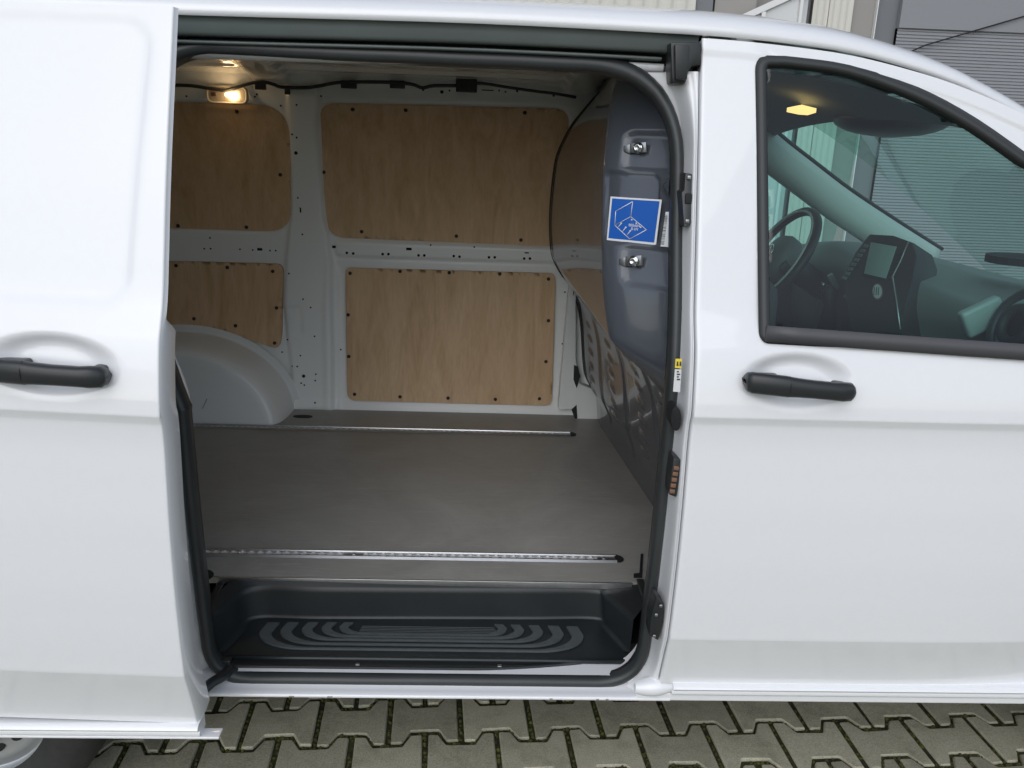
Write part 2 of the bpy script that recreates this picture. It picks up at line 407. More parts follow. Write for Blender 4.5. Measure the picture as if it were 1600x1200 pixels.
# ================================================================== ground and paving
ground = mesh('ground', [(-300, -300, -.030), (300, -300, -.030), (300, 300, -.030), (-300, 300, -.030)], [(0, 1, 2, 3)], JOINT, smooth=False)
tag(ground, kind='structure')
pavement = mesh('pavement', [(x, y, -.0085) for x, y in ((-6, -6), (6, -6), (6, 5), (-6, 5))], [(0, 1, 2, 3)], JOINT, smooth=False)
tag(pavement, kind='structure')
PX, PY, ANG = .2065, .166, R_(3.5)
def edge_profile(sgn, g):
    """bone shaped paver: wide at both ends, notched in the middle"""
    a = .0225; h = PX/2-g/2; q = PX/4; s_ = .012
    return [(-h, a), (-q-s_, a), (-q+s_, -a), (q-s_, -a), (q+s_, a), (h, a)]
def paver_mesh(g=.0165, jit=.0):
    top = [(x, PY/2+d-g/2) for x, d in edge_profile(1, g)]
    bot = [(x, -(PY/2+d-g/2)) for x, d in edge_profile(1, g)][::-1]
    base = [(x+np.random.normal(0, jit), y+np.random.normal(0, jit)) for x, y in top+bot]
    loop = round_poly(base, [.004, .006, .006, .006, .006, .004]*2, 2)
    loop = loop[::-1]
    arr = np.array(loop); n = len(arr)
    t_ = np.roll(arr, -1, 0)-np.roll(arr, 1, 0); t_ /= np.linalg.norm(t_, axis=1)[:, None]; cx = arr-np.stack([-t_[:, 1], t_[:, 0]], -1)*-.0035
    if float(np.sum(arr[:, 0]*np.roll(arr[:, 1], -1)-np.roll(arr[:, 0], -1)*arr[:, 1])) < 0: cx = 2*arr-cx
    V = [(x, y, -.028) for x, y in arr]+[(x, y, -.004) for x, y in arr]+[(x, y, 0) for x, y in cx]
    Fc = [(i, (i+1) % n, n+(i+1) % n, n+i) for i in range(n)]+[(n+i, n+(i+1) % n, 2*n+(i+1) % n, 2*n+i) for i in range(n)]+[tuple(range(2*n, 3*n))]
    return V, [f[::-1] for f in Fc]
pv, pf = paver_mesh()
# the joint between two stones of the row at y=.255 passes x=-.03
ca, sa = math.cos(ANG), math.sin(ANG)
O = np.array([-.030, .257])
def paver_pos(i, j):
    u = (i+.5+(.5 if j % 2 else 0))*PX; v = j*PY
    return O[0]+u*ca-v*sa, O[1]+u*sa+v*ca
cells = [(i, j) for i in range(-26, 26) for j in range(-32, 24)]
pos = {c: paver_pos(*c) for c in cells}
near = sorted(cells, key=lambda c: (max(abs(pos[c][0]-.15)/2.0, abs(pos[c][1]-.2)/.95)))[:290]
nearset = set(near)
pm = None
for c in near:
    x, y = pos[c]
    if pm is None: pm = []
    if len(pm) < 7: o = mesh('paver', *paver_mesh(jit=.0012), STONE, pavement, smooth=False); pm.append(o)
    else: o = dup(random.choice(pm), pavement)
    o.location = (x+random.uniform(-.0012, .0012), y+random.uniform(-.0012, .0012), random.uniform(-.0025, .001))
    o.rotation_euler = (random.uniform(-.006, .006), random.uniform(-.006, .006), ANG+random.uniform(-.008, .008)+(math.pi if random.random() < .5 else 0))
far = []
for c in cells:
    if c in nearset: continue
    x, y = pos[c]
    if not (-5.5 < x < 5.5 and -5.5 < y < 4.5): continue
    dz = random.uniform(-.002, .001)
    far.append(([(x+a*ca-b*sa, y+a*sa+b*ca, z+dz) for a, b, z in pv], pf))
tag(merge('outer_pavers', far, STONE, pavement, smooth=False), kind='stuff')
# moss in the joints
parts = []
for c in near:
    x, y = pos[c]
    if not (-1.6 < x < 2.0 and -.5 < y < .8): continue
    pts = []
    for k in range(24):
        pts.append((-PX/2+random.gauss(0, .0022), random.uniform(-PY/2-.012, PY/2+.012)))
    ep = edge_profile(1, 0)
    for k in range(34):
        t = random.uniform(-PX/2, PX/2); d = np.interp(t, [e[0] for e in ep], [e[1] for e in ep])
        pts.append((t, PY/2+d+random.gauss(0, .0022)))
    dens = .35+.65*random.random()
    for a, b in pts:
        if random.random() > dens: continue
        r = random.uniform(.0032, .0085); h = random.uniform(.003, .0095)
        wx, wy = x+a*ca-b*sa, y+a*sa+b*ca
        n = 5; ph = random.random()*6
        V = [(wx+r*math.cos(ph+6.283*i/n)*random.uniform(.7, 1.3), wy+r*math.sin(ph+6.283*i/n)*random.uniform(.7, 1.3), -.010) for i in range(n)]
        V += [(wx+.55*r*math.cos(ph+6.283*i/n), wy+.55*r*math.sin(ph+6.283*i/n), -.0095+h*.8) for i in range(n)]+[(wx, wy, -.0095+h)]
        Fc = [(i, (i+1) % n, n+(i+1) % n, n+i) for i in range(n)]+[(n+i, n+(i+1) % n, 2*n) for i in range(n)]
        parts.append((V, Fc))
tag(merge('joint_moss', parts, MOSS, pavement), kind='stuff')

# ================================================================== building behind
hall = empty('warehouse', (3, 5.4, 0))
tag(hall, 'grey and cream metal-clad industrial building standing behind the van', 'building')
def bpart(name, x0, x1, y, z0, z1, m, th=.12, label=None):
    o = box(name, ((x0+x1)/2-3, y+th/2-5.4, (z0+z1)/2), (x1-x0, th, z1-z0), m, hall, label=label); return o
def corrugated(name, x0, x1, y, z0, z1, m, pitch, depth, vertical=True):
    V = []; Fc = []
    if vertical:
        n = int((x1-x0)/pitch*4); xs = np.linspace(x0, x1, n+1)
        prof = [0, depth, depth, 0]
        for i, x in enumerate(xs):
            yy = y-prof[i % 4]-5.4
            V += [(x-3, yy, z0), (x-3, yy, z1)]
    else:
        n = int((z1-z0)/pitch*4); zs = np.linspace(z0, z1, n+1); prof = [0, depth, depth*.8, depth*.1]
        for i, z in enumerate(zs):
            yy = y-prof[i % 4]-5.4
            V += [(x0-3, yy, z), (x1-3, yy, z)]
    for i in range(n): Fc.append((2*i, 2*i+1, 2*i+3, 2*i+2))
    return mesh(name, V, Fc, m, hall, smooth=False)
bpart('core_wall', -14, 18, 5.25, 0, 7.0, TAUPE, .4)
corrugated('cladding', -12, 1.58, 5.0, 0, 6.5, CREAM, .11, .012)
bpart('corner_flashing', 1.59, 1.72, 5.02, 0, 6.5, SLATED, .2)
bpart('panel', 1.74, 2.06, 5.04, 0, 6.5, TAUPE, .18)
bpart('panel', 2.38, 2.455, 5.02, 0, 6.5, PALEPANE, .2)
bpart('panel_joint', 2.455, 2.49, 5.06, 0, 6.5, SLATED, .15)
corrugated('cladding', 2.49, 2.61, 5.0, 0, 6.5, CREAM, .05, .006)
corrugated('cladding', 2.617, 2.80, 5.0, 0, 6.5, CREAM, .05, .006)
bpart('panel', 2.80, 2.985, 5.03, 0, 6.5, TAUPE, .2)
bpart('corner_flashing', 2.985, 2.992, 4.99, 0, 6.5, BWHITE, .2)
bpart('corner_flashing', 2.992, 3.18, 5.06, 0, 6.5, SLATED, .2)
corrugated('roller_shutter', 3.18, 12, 5.02, 0, 2.62, SLATE, .024, .006, False)
bpart('lintel_panel', 3.18, 12, 5.0, 2.62, 6.5, SLATE, .2)
# white stair-shaped glazing on the wall
gl = empty('glazed_stair_screen', (2.0, 4.9, 0)); tag(gl, 'white framed sloping glazed screen on the pale wall above the van roof', 'glazing')
def gb(name, a, b, wd, m):
    a = np.array(a); b = np.array(b); d = (b-a)/np.linalg.norm(b-a); n = np.array([-d[1], d[0]])*wd/2
    loop = [(p[0]-2.0, 4.92-4.9, p[1]) for p in (a-n, b-n, b+n, a+n)]
    return prism(name, loop, (0, .06, 0), m, gl)
gb('rail', (1.70, 2.52), (2.43, 2.87), .045, BWHITE)
gb('mullion', (2.09, 0), (2.09, 2.68), .03, BWHITE); gb('mullion', (2.372, 0), (2.372, 2.82), .022, BWHITE)
prism('pane', [(x-2.0, 4.95-4.9, z) for x, z in ((1.76, 0), (2.36, 0), (2.36, 2.80), (1.76, 2.51))], (0, .02, 0), PALEPANE, gl)
wire = sweep('facade_cable', [(3.19, 4.98, 2.40), (3.4, 4.98, 2.50), (4.15, 4.98, 2.74), (6.5, 4.98, 3.5)], circle(.006, 6), DARK)
tag(wire, 'thin dark cable climbing across the grey metal cladding', 'cable')

# ================================================================== the van
van = empty('cargo_van', (0, 0, 0))
tag(van, 'white cargo van with its side door slid open showing a plywood-lined load bay', 'van')

# ---- sliding door -------------------------------------------------------------------------------------------------
XR = -1.66
xs = np.concatenate([[XD], XD-np.array([.0008, .002, .004]), np.arange(XD-.008, XR, -.007), [XR]])
zs = zcol(.443, 1.868, .007)
X, Z = np.meshgrid(xs, zs, indexing='ij')
top = zg(X)-.006
Zt = np.where(Z > 1.30, 1.30+(Z-1.30)*(top-1.30)/(1.868-1.30), Z)
Y = yo(Zt)+DY
Zraw = Zt
def slide_z(x, z): return z+.026*sstep(.60, 1.08, z)*sstep(1.80, 1.45, z)+.03*(XD-x)*sstep(1.75, 1.45, z)
# rounded leading edge
e = np.clip((XD-X)/.004, 0, 1); Y = Y+.004*(1-np.sqrt(np.clip(1-(1-e)**2, 0, 1)))
# pressed upper field
xr_top, xr_bot = at(219, 100, -.25)[0], at(203, 470, -.33)[0]
xr = np.interp(Zt, [1.33, 1.80], [xr_bot, xr_top])
sd = sd_round_rect(X-xr, Zt, -.45, 1.575, .45, .262, .05)
Y = Y+.005*sstep(.014, -.014, sd)
# handle bowl
hc = on(90, 592, yof, DY); hcx = on(178, 580, yof, DY)[0]-.108
def bowl(Xa, Za, cx, cz, rx, rz, flip=1):
    q = np.sqrt(((Xa-cx)/rx)**2+((Za-cz-.0*Xa)/rz)**2)
    return .021*sstep(1.05, .52, q)
Y = Y+bowl(X, Zt, hcx-.002, 1.202, .122, .056)
P = np.stack([X, Y, slide_z(X, Zt)], -1)
sdoor = grid('sliding_door', P, PAINT, van, flip=False, label='white sliding door pushed back along the van side')
# folded front edge of the door and its inner face
zz = np.array(sorted(set(list(np.linspace(.443, 1.862, 90)))))
dep = np.where(zz > 1.29, .012, .012+.062*sstep(1.29, 1.255, zz))
V = []; Fc = []
for i, z in enumerate(zz):
    y = yof(z)+DY+.004; z = float(slide_z(XD, z))
    V += [(XD, y, z), (XD+.003, y+.006, z), (XD+.004, y+dep[i]*.6, z), (XD+.001, y+dep[i], z), (XD-.045, y+dep[i]+.01, z), (XR, y+dep[i]+.02, z)]
for i in range(len(zz)-1):
    for k in range(5): Fc.append((6*i+k, 6*i+k+1, 6*i+7+k, 6*i+6+k))
sharp(mesh('door_edge', V, Fc, PAINT, sdoor), 40)
# rounded bottom trim
def bottom_trim(name, xa, xb, dy, parent, z0=.444):
    sec = [(-.188, z0+.001), (-.196, z0-.003), (-.199, z0-.008), (-.196, z0-.013), (-.189, z0-.0165), (-.184, z0-.018), (-.187, z0-.022), (-.188, z0-.028), (-.185, z0-.033), (-.174, z0-.035), (-.150, z0-.030), (-.150, z0+.001)]
    V = []; Fc = []; k = len(sec)
    xl = np.linspace(xa, xb, 12)
    for x in xl: V += [(x, y+dy, z) for y, z in sec]
    for i in range(len(xl)-1):
        for a in range(k): Fc.append((i*k+a, i*k+(a+1) % k, (i+1)*k+(a+1) % k, (i+1)*k+a))
    Fc.append(tuple(range(k))); Fc.append(tuple((len(xl)-1)*k+a for a in range(k)))
    return sharp(mesh(name, V, Fc, PAINT, parent), 50)
bottom_trim('lower_trim', XR, XD+.004, DY, sdoor, .4435)
box('lip_strip', ((XR+XD)/2+.02, -.170+DY, .4065), (XD-XR+.045, .03, .006), PAINT, sdoor, .002)

# ---- door handles ----------------------------------------------------------------------------------------------------
def handle(cx, cz, ytop, L, parent, mirror_x=1, tilt=-.0):
    """bar handle; t=0 is the thick fixed end"""
    st = [(-.005, .003, .4), (.0, .009, .55), (.012, .0145, .72), (.05, .0165, .86), (.36, .0165, .98), (.385, .0160, 1.0), (.40, .0158, 1.0), (.46, .0150, 1.02), (.60, .0142, 1.03), (.80, .0142, 1.0), (.88, .0152, .92), (.96, .0145, .72), (.99, .010, .58), (1.0, .003, .5)]
    V = []; Fc = []; k = 14
    for t, h, dp in st:
        x = cx+mirror_x*(t-.5)*L
        for i in range(k):
            a = 2*math.pi*i/k; ca_, sa_ = math.cos(a), math.sin(a)
            sy = math.copysign(abs(ca_)**.7, ca_); szz = math.copysign(abs(sa_)**.7, sa_)
            V.append((x, ytop-.030*dp+.014*sy, cz+tilt*(x-cx)+1.3*h*szz))
    for i in range(len(st)-1):
        for a in range(k): Fc.append((i*k+a, i*k+(a+1) % k, (i+1)*k+(a+1) % k, (i+1)*k+a))
    Fc += [tuple(range(k)), tuple((len(st)-1)*k+a for a in range(k))]
    h = mesh('handle', V, Fc, HANDLE, parent)
    xc_ = cx+mirror_x*(.375-.5)*L; sweep('handle_seam', [(xc_, ytop-.030-.0146*math.cos(a_), cz+tilt*(xc_-cx)+.0216*math.sin(a_)) for a_ in np.linspace(-1.5, 1.5, 9)], circle(.0008, 5), DARK, parent, up=(1, 0, 0))
    # mounting feet reaching into the bowl and the seam of the lock cap
    for t, wd in ((.19, .36), (.90, .15)):
        x = cx+mirror_x*(t-.5)*L
        box('handle_foot', (x, ytop+.004, cz+tilt*(x-cx)-.001), (L*wd*.8, .040, .027), HANDLE, parent, .008)
    return h
HY = yof(1.20)+DY
handle(hcx-.004, 1.225, HY, .222, sdoor, 1, -.05)

# ---- front door -------------------------------------------------------------------------------------------------------
XF = 1.52
win_px = [(1185, 97), (1225, 91), (1300, 100), (1400, 130), (1500, 178), (1600, 246)]
def frontdy(x): return .055*np.clip((np.asarray(x)-.95)/.8, 0, 2)**2
def onf(px, py, off=0.0):
    p = on(px, py, yof, off)
    for _ in range(4):
        p = at(px, py, yof(p[2])+off+float(frontdy(p[0])))
    return p
wtop = [onf(*q) for q in win_px[1:]]
wl_top, wl_bot = onf(1186, 120), onf(1193, 528)
wb_r = onf(1600, 557)
sl = (wb_r[2]-wl_bot[2])/(wb_r[0]-wl_bot[0])
xend = 1.46
zend_top = 1.47; zend_bot = wl_bot[2]+sl*(xend-wl_bot[0])
win = [(wl_bot[0], wl_bot[2])]+[(xend, zend_bot), (xend, float(zg(xend))-.10)]
tpts = [(p[0], p[2]) for p in wtop][::-1]
xx = np.linspace(xend, wtop[0][0], 26)
ofs = pchip([p[0] for p in wtop], [float(zg(p[0]))-p[2] for p in wtop])
win = [(wl_bot[0], wl_bot[2]), (xend, zend_bot)]+[(float(x), float(zg(x)-ofs(x))) for x in xx]+[(wl_top[0], wtop[0][2]-.002)]
win = round_poly(win, [.012, 0]+[0]*len(xx)+[.045], 6)
xs = np.concatenate([[XS, XS+.001, XS+.0025, XS+.005], np.arange(XS+.010, XF, .007), [XF]])
zs = zcol(.443, 1.868, .007)
X, Z = np.meshgrid(xs, zs, indexing='ij')
topz = zg(X)-.005
k0 = np.minimum(1.13, .9+.0*X)
Zt = np.where(Z > 1.13, 1.13+(Z-1.13)*(topz-1.13)/(1.868-1.13), Z)
Xa, Za, keep = snap_keep(X, Zt, lambda a, b: sd_poly(a, b, win), .007)
Y = yo(Za)+frontdy(Xa)
e = np.clip((Xa-XS)/.005, 0, 1); Y = Y+.005*(1-np.sqrt(np.clip(1-(1-e)**2, 0, 1)))
Y = Y-.006*sstep(.02, .0, np.abs(zg(Xa)-.035-Za)-.0)*0  # plain frame
Y = Y-.005*sstep(-.040, -.030, Za-zg(Xa))               # step of the upper door frame
fhc = onf(1245, 600)
Y = Y+bowl(Xa, Za, fhc[0]+.002, fhc[2]+.006, .117, .056)
fdoor = grid('front_door', np.stack([Xa, Y, Za], -1), PAINT, van, keep=keep, flip=True, label='white front passenger door with its window closed')
handle(fhc[0], fhc[2], yof(fhc[2])+float(frontdy(fhc[0])), .226, fdoor, 1, -.075)
# thickness of the rear edge of the door
V = []; Fc = []
for i, z in enumerate(zz):
    y = yof(z)+.005
    V += [(XS, y, z), (XS-.001, y+.02, z), (XS+.004, y+.05, z)]
for i in range(len(zz)-1):
    for k in range(2): Fc.append((3*i+k, 3*i+k+1, 3*i+4+k, 3*i+3+k))
mesh('door_edge', V, Fc, PAINT, fdoor)
bottom_trim('lower_trim', XS+.03, 2.0, 0, fdoor)
# window rubber, glass, belt moulding
def lift(x, z, off): return (x, yof(z)+float(frontdy(x))+off, z)
wl = win[:]
def inset(poly, d):
    out = []; n = len(poly)
    for i in range(n):
        a = np.array(poly[i-1]); p = np.array(poly[i]); b = np.array(poly[(i+1) % n])
        e1 = p-a; e2 = b-p; e1 /= np.linalg.norm(e1)+1e-9; e2 /= np.linalg.norm(e2)+1e-9
        nn = np.array([-(e1+e2)[1], (e1+e2)[0]]); nn /= np.linalg.norm(nn)+1e-9
        out.append(tuple(p+nn*d))
    return out
FRAMEM = mat('window_rubber', (.030, .033, .034), .5)
rings = [(-.009, .002), (-.0095, -.003), (.003, -.008), (.010, -.007), (.015, .0), (.019, .012)]
V = []; Fc = []; n = len(wl)
for d, off in rings:
    for x, z in inset(wl, d): V.append(lift(x, z, off))
for r in range(len(rings)-1):
    for i in range(n): Fc.append((r*n+i, r*n+(i+1) % n, (r+1)*n+(i+1) % n, (r+1)*n+i))
wf = mesh('window_frame', V, Fc, FRAMEM, fdoor)
gx = inset(wl, .010)
bb = [p for p in gx]
X2, Z2 = np.meshgrid(np.arange(.53, 1.48, .012), np.arange(1.20, 1.86, .012), indexing='ij')
X2, Z2, kp = snap_keep(X2, Z2, lambda a, b: -sd_poly(a, b, gx), .012)
pane = grid('window_glass', np.stack([X2, yo(np.maximum(Z2, 1.0))+frontdy(X2)+.010, Z2], -1), SIDEGLASS, fdoor, keep=kp)
bl = [(x, wl_bot[2]+.012+sl*(x-wl_bot[0])) for x in np.linspace(wl_bot[0]+.002, xend, 14)]
sweep('belt_moulding', [lift(x, z, -.010) for x, z in bl], [(-.009, -.017), (-.013, -.012), (-.010, .002), (-.004, .012), (.004, .016), (.010, .016), (.010, -.017)], mat('belt_plastic', (.075, .075, .082), .5), fdoor)

# ---- roof, gutter -----------------------------------------------------------------------------------------------------
xr_ = np.concatenate([np.linspace(-2.7, .4, 30), np.linspace(.45, 1.02, 20)])
cross = [(-.022, .000), (-.026, .004), (-.027, .012), (-.020, .026), (.0, .040), (.04, .055), (.10, .066), (.22, .078), (.42, .087), (.72, .090)]
def yedge(x): return -.018+.0*x+.30*np.clip((x-1.0), 0, 2)*.28
V = []
def roof_point(x, d, h):
    k = float(np.clip((x-.6)/1.1, 0, 1)); 
    return (x, yedge(x)+d+.0, float(zg(x))+h*(1-.35*k))
half = [(d, h) for d, h in cross]
Pn = []
for x in xr_:
    rowl = [roof_point(x, d+.018-.0, h) for d, h in half]
    full = rowl+[(x, mirror(p[1]), p[2]) for p in rowl[::-1]]
    Pn.append(full)
roof = grid('roof', np.array(Pn), PAINT, van, label='white painted roof edge above the door track')
# A-pillars run on from the roof edge along the windscreen
for side in (0,):
    rows = []
    for x in np.linspace(1.02, 2.05, 26):
        pts = [roof_point(x, d+.018, h) for d, h in half[:7]]
        q = pts[-1]; pts += [(q[0]-.01, q[1]+.005, q[2]-.03), (q[0]-.03, q[1]-.03, q[2]-.06), (pts[0][0], pts[0][1]+.02, pts[0][2]-.03)]
        if side: pts = [(a, mirror(b), c) for a, b, c in pts]
        rows.append(pts)
    grid('windscreen_pillar', np.array(rows), PAINT if not side else CABG, van)
# windscreen
rows = []
for x in np.linspace(1.0, 2.05, 16):
    a = roof_point(x, cross[6][0]+.018, cross[6][1]); rows.append([(x+.02*math.sin(math.pi*t)+.10*math.sin(math.pi*t)*((x-1.0)), a[1]+(mirror(a[1])-a[1])*t, a[2]+.022*math.sin(math.pi*t)) for t in np.linspace(0, 1, 13)])
wscreen = grid('windscreen', np.array(rows), SCREENGLASS, van)
# ---- opening in the body: seal, jambs, header, sill -------------------------------------------------------------------
yseal = pchip([.36, .5, .9, 1.15, 1.3, 1.5, 1.7, 1.85], [-.115, -.125, -.150, -.150, -.120, -.045, .015, .055])
OL, OR_ = -.615, .411
OT, OB = 1.826, .401
loop2 = round_poly([(OL, OB), (OR_, OB), (OR_+.006, OT-.012), (OL-.095, OT-.004), (OL-.070, 1.30), (OL-.008, 1.08)], [.10, .115, .21, .14, .08, .06], 14)
OLz = pchip([.3, .7, 1.08, 1.30, 1.83], [OL, OL-.003, OL-.008, OL-.070, OL-.095])
dense = []
for i in range(len(loop2)):
    a = np.array(loop2[i]); b = np.array(loop2[(i+1) % len(loop2)]); m = max(1, int(np.linalg.norm(b-a)/.04))
    for k in range(m): dense.append(a+(b-a)*k/m)
C2 = np.mean(dense, 0)
sec = [(-.0115, -.06), (-.0125, .0), (-.0115, .014), (-.007, .021), (.0, .024), (.007, .021), (.0115, .014), (.0125, 0), (.0115, -.06)]
V = []; Fc = []; n = len(dense); k = len(sec)
wav = np.random.normal(0, 1, n); wav = np.convolve(np.concatenate([wav[-4:], wav, wav[:4]]), np.ones(9)/9, 'valid')
for i in range(n):
    p = dense[i]; t = dense[(i+1) % n]-dense[i-1]; t /= np.linalg.norm(t); nn = np.array([-t[1], t[0]])
    p = p+nn*wav[i]*.002; fs = 1+(.55 if p[1] > 1.2 else .25)*t[0]**2
    for a, b in sec:
        q = p+nn*a*fs; bb_ = b*((.35+.65*t[0]**2) if p[1] > 1.2 else .35-.15*t[0]**2) if b < -.03 else b; V.append((q[0], float(yseal(q[1]))-bb_, q[1]))
for i in range(n):
    for a in range(k): Fc.append((i*k+a, i*k+(a+1) % k, ((i+1) % n)*k+(a+1) % k, ((i+1) % n)*k+a))
mesh('opening_seal', V, Fc, SEALM, van, label='black rubber seal round the side opening')

# front jamb: strip between the seal and the front door edge
jo_px = [(1097, 60), (1096, 150), (1092, 330), (1090, 500), (1089, 560), (1084, 680), (1074, 800), (1062, 900), (1050, 1000), (1040, 1062)]
zlev = np.concatenate([np.linspace(1.80, .62, 60), np.linspace(.61, .395, 16)])
rows = []
for z in zlev:
    ya = yof(z); ys = float(yseal(z))
    xo = XS-.003
    xi = OR_+.002
    if z < OB+.115: xi = OR_-.115*(1-math.sqrt(max(0, 1-((OB+.115-z)/.115)**2)))+.002 if z > OB else OR_-.12
    if z > OT-.2: xi = OR_+.004-.2*(1-math.sqrt(max(0, 1-((z-OT+.2)/.2)**2))) if z < OT else OR_-.2
    groove = .012*math.exp(-((z-1.60)/.14)**2)
    bump = .010*math.exp(-((z-.92)/.03)**2)
    rows.append([(xi, ys+.05, z), (xi, ys+.012, z), (xi+.004, ys+.002, z), (xi+(xo-xi)*.40, ys+(ya-ys)*.16+groove, z), (xi+(xo-xi)*.52, ys+(ya-ys)*.30+groove-bump, z), (xi+(xo-xi)*.72, ys+(ya-ys)*.76, z), (xi+(xo-xi)*.86, ys+(ya-ys)*.90+.004, z), (xo, ya+.010, z), (xo+.004, ya+.05, z)])
P = np.array(rows)
# smooth across: resample
def resample(P, m):
    out = []
    for r in P:
        out.append(np.array(smooth_path(r, m)))
    return np.array(out)
jamb = grid('front_jamb', resample(P, 4), PAINT, van, label='white door pillar between the seal and the front door')
# rear jamb behind the sliding door
rows = []
for z in np.linspace(1.83, .40, 50):
    ya = yof(z); ys = float(yseal(z)); o_ = float(OLz(z)); rows.append([(o_-.002, ys+.05, z), (o_-.004, ys+.01, z), (o_-.03, ys-.004, z), (o_-.055, (ys+ya)/2, z), (o_-.075, ya+.004, z), (OL-.20, ya, z)])
rjamb = grid('rear_jamb', resample(np.array(rows), 3), PAINT, van, flip=True)
# rear body side with the wheel arch
WX, WZ = -1.198, .335
xs = np.arange(OL-.20, -2.75, -.03); zs = zcol(.40, 1.86, .03)
X, Z = np.meshgrid(xs, zs, indexing='ij')
Xa, Za, kp = snap_keep(X, Z, lambda a, b: np.hypot(a-WX, b-WZ)-.40, .03)
grid('rear_side_panel', np.stack([Xa, yo(Za), Za], -1), PAINT, van, keep=kp)
# front wing
xs = np.arange(XF+.006, 2.45, .03); zs = zcol(.452, 1.12, .03)
X, Z = np.meshgrid(xs, zs, indexing='ij')
Xa, Za, kp = snap_keep(X, Z, lambda a, b: np.hypot(a-2.0, b-WZ)-.38, .03)
ztop_ = 1.12-.55*np.maximum(0, Xa-2.0)**1.3
Za = np.where(Za > .80, .80+(Za-.80)*(ztop_-.80)/.32, Za)
grid('front_wing', np.stack([Xa, yo(Za)+frontdy(Xa), Za], -1), PAINT, van, keep=kp, flip=True)
nose = []
for z in np.linspace(.40, 1.12-.55*.45**1.3, 12):
    y0 = yof(max(z, .5))+float(frontdy(2.43)); nose.append([(2.43+.14*math.sin(math.pi*t)**.6, y0+(mirror(y0)-y0)*t, z) for t in np.linspace(0, 1, 17)])
grid('nose', np.array(nose), PAINT, van, flip=True)
rows = []
for x in np.linspace(1.45, 2.5, 14):
    y0 = yof(1.12)+float(frontdy(x))
    rows.append([(x, y0+(mirror(y0)-y0)*t, 1.12+.05*math.sin(math.pi*t)-.55*max(0, x-2.0)**1.3) for t in np.linspace(0, 1, 17)])
grid('bonnet', np.array(rows), PAINT, van)
# header above the opening: roof overhang, recessed track
HX0, HX1 = -2.0, XS-.004
def strip(name, prof, x0, x1, m, parent, nseg=20, label=None):
    """prof = list of (y, dz below the gutter line)"""
    xl = np.linspace(x0, x1, nseg); rows = [[(x, y, float(zg(x))+dz) for y, dz in prof] for x in xl]
    return grid(name, np.array(rows), m, parent, label=label)
head = strip('header_track', [(-.022, .002), (-.014, -.001), (-.009, -.004), (-.008, -.012), (-.002, -.028), (.001, -.033), (.005, -.0345), (.05, -.035)], HX0, HX1, TRACKM, van, label='dark recessed guide track above the side opening')
strip('guide_rail', [(.040, -.042), (.014, -.0425), (.012, -.044), (.012, -.0475), (.015, -.049), (.05, -.0495)], HX0, HX1-.07, TRACKM, head)
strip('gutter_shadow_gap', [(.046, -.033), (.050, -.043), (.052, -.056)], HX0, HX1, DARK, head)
strip('header_flange', [(.060, -.052), (.036, -.053), (.031, -.055), (.030, -.062), (.040, -.072), (.060, -.075)], HX0, HX1-.06, PAINT, van)
# upper corner plate between header, seal and pillar
arcp = [p for p in dense if p[0] > OR_-.23 and p[1] > OT-.24]
prism('corner_plate', [(p[0]+.002, .060, p[1]) for p in arcp]+[(OR_-.22, .060, OT+.015), (XS-.006, .060, OT+.015), (XS-.006, .060, OT-.23)], (0, .01, 0), PAINT, van)
# end cap bracket (black plastic)
yc = -.040
cp = [(1048, 66), (1096, 66), (1096, 101), (1082, 104), (1076, 112), (1072, 127), (1068, 132), (1051, 130), (1050, 120)]
loop = [at(a, b, yc) for a, b in cp]
prism('track_end_cap', loop, (0, .06, 0), BLACK, van, .004)
lp2 = [at(a, b, yc-.002) for a, b in [(1052, 70), (1076, 72), (1071, 126), (1053, 125)]]
prism('track_end_stop', lp2, (0, -.016, 0), BLACK, van, .004)
# sill under the opening
xl = np.linspace(-1.0, XS+.03, 14)
sillp = [(-.085, .416), (-.112, .417), (-.126, .409), (-.136, .3985), (-.160, .3965), (-.172, .3955), (-.176, .393), (-.176, .388), (-.172, .386), (-.12, .384)]
sill = grid('door_sill', np.array([[(x, y, z) for y, z in sillp] for x in xl]), PAINT, van, label='white painted sill below the side opening')
for px in (515, 455, 862, 935, 950):
    q = at(px, 1079, -.178); box('dirt_chip', (q[0], -.1765, .3905), (.012 if px < 600 else .007, .002, .003), mat('dirt', (.3, .29, .27), .9), sill, .0008)
# moulded foot at the base of the pillar
rows = []
for t in np.linspace(0, 1, 14):
    x = XS-.055+.095*t; r = .018+.012*math.sin(math.pi*t)
    rows.append([(x, -.165-r*math.cos(a)*.9, .428-.010*(1-t)+.8*r*math.sin(a)) for a in np.linspace(-1.35, 1.6, 9)])
grid('sill_end', np.array(rows), PAINT, sill)
box('outer_sill', (1.2, -.15, .398), (1.62, .05, .022), PAINT, van, .005)
box('underbody', (-.1, CENTRE, .405), (4.6, 1.50, .05), DARK, van)

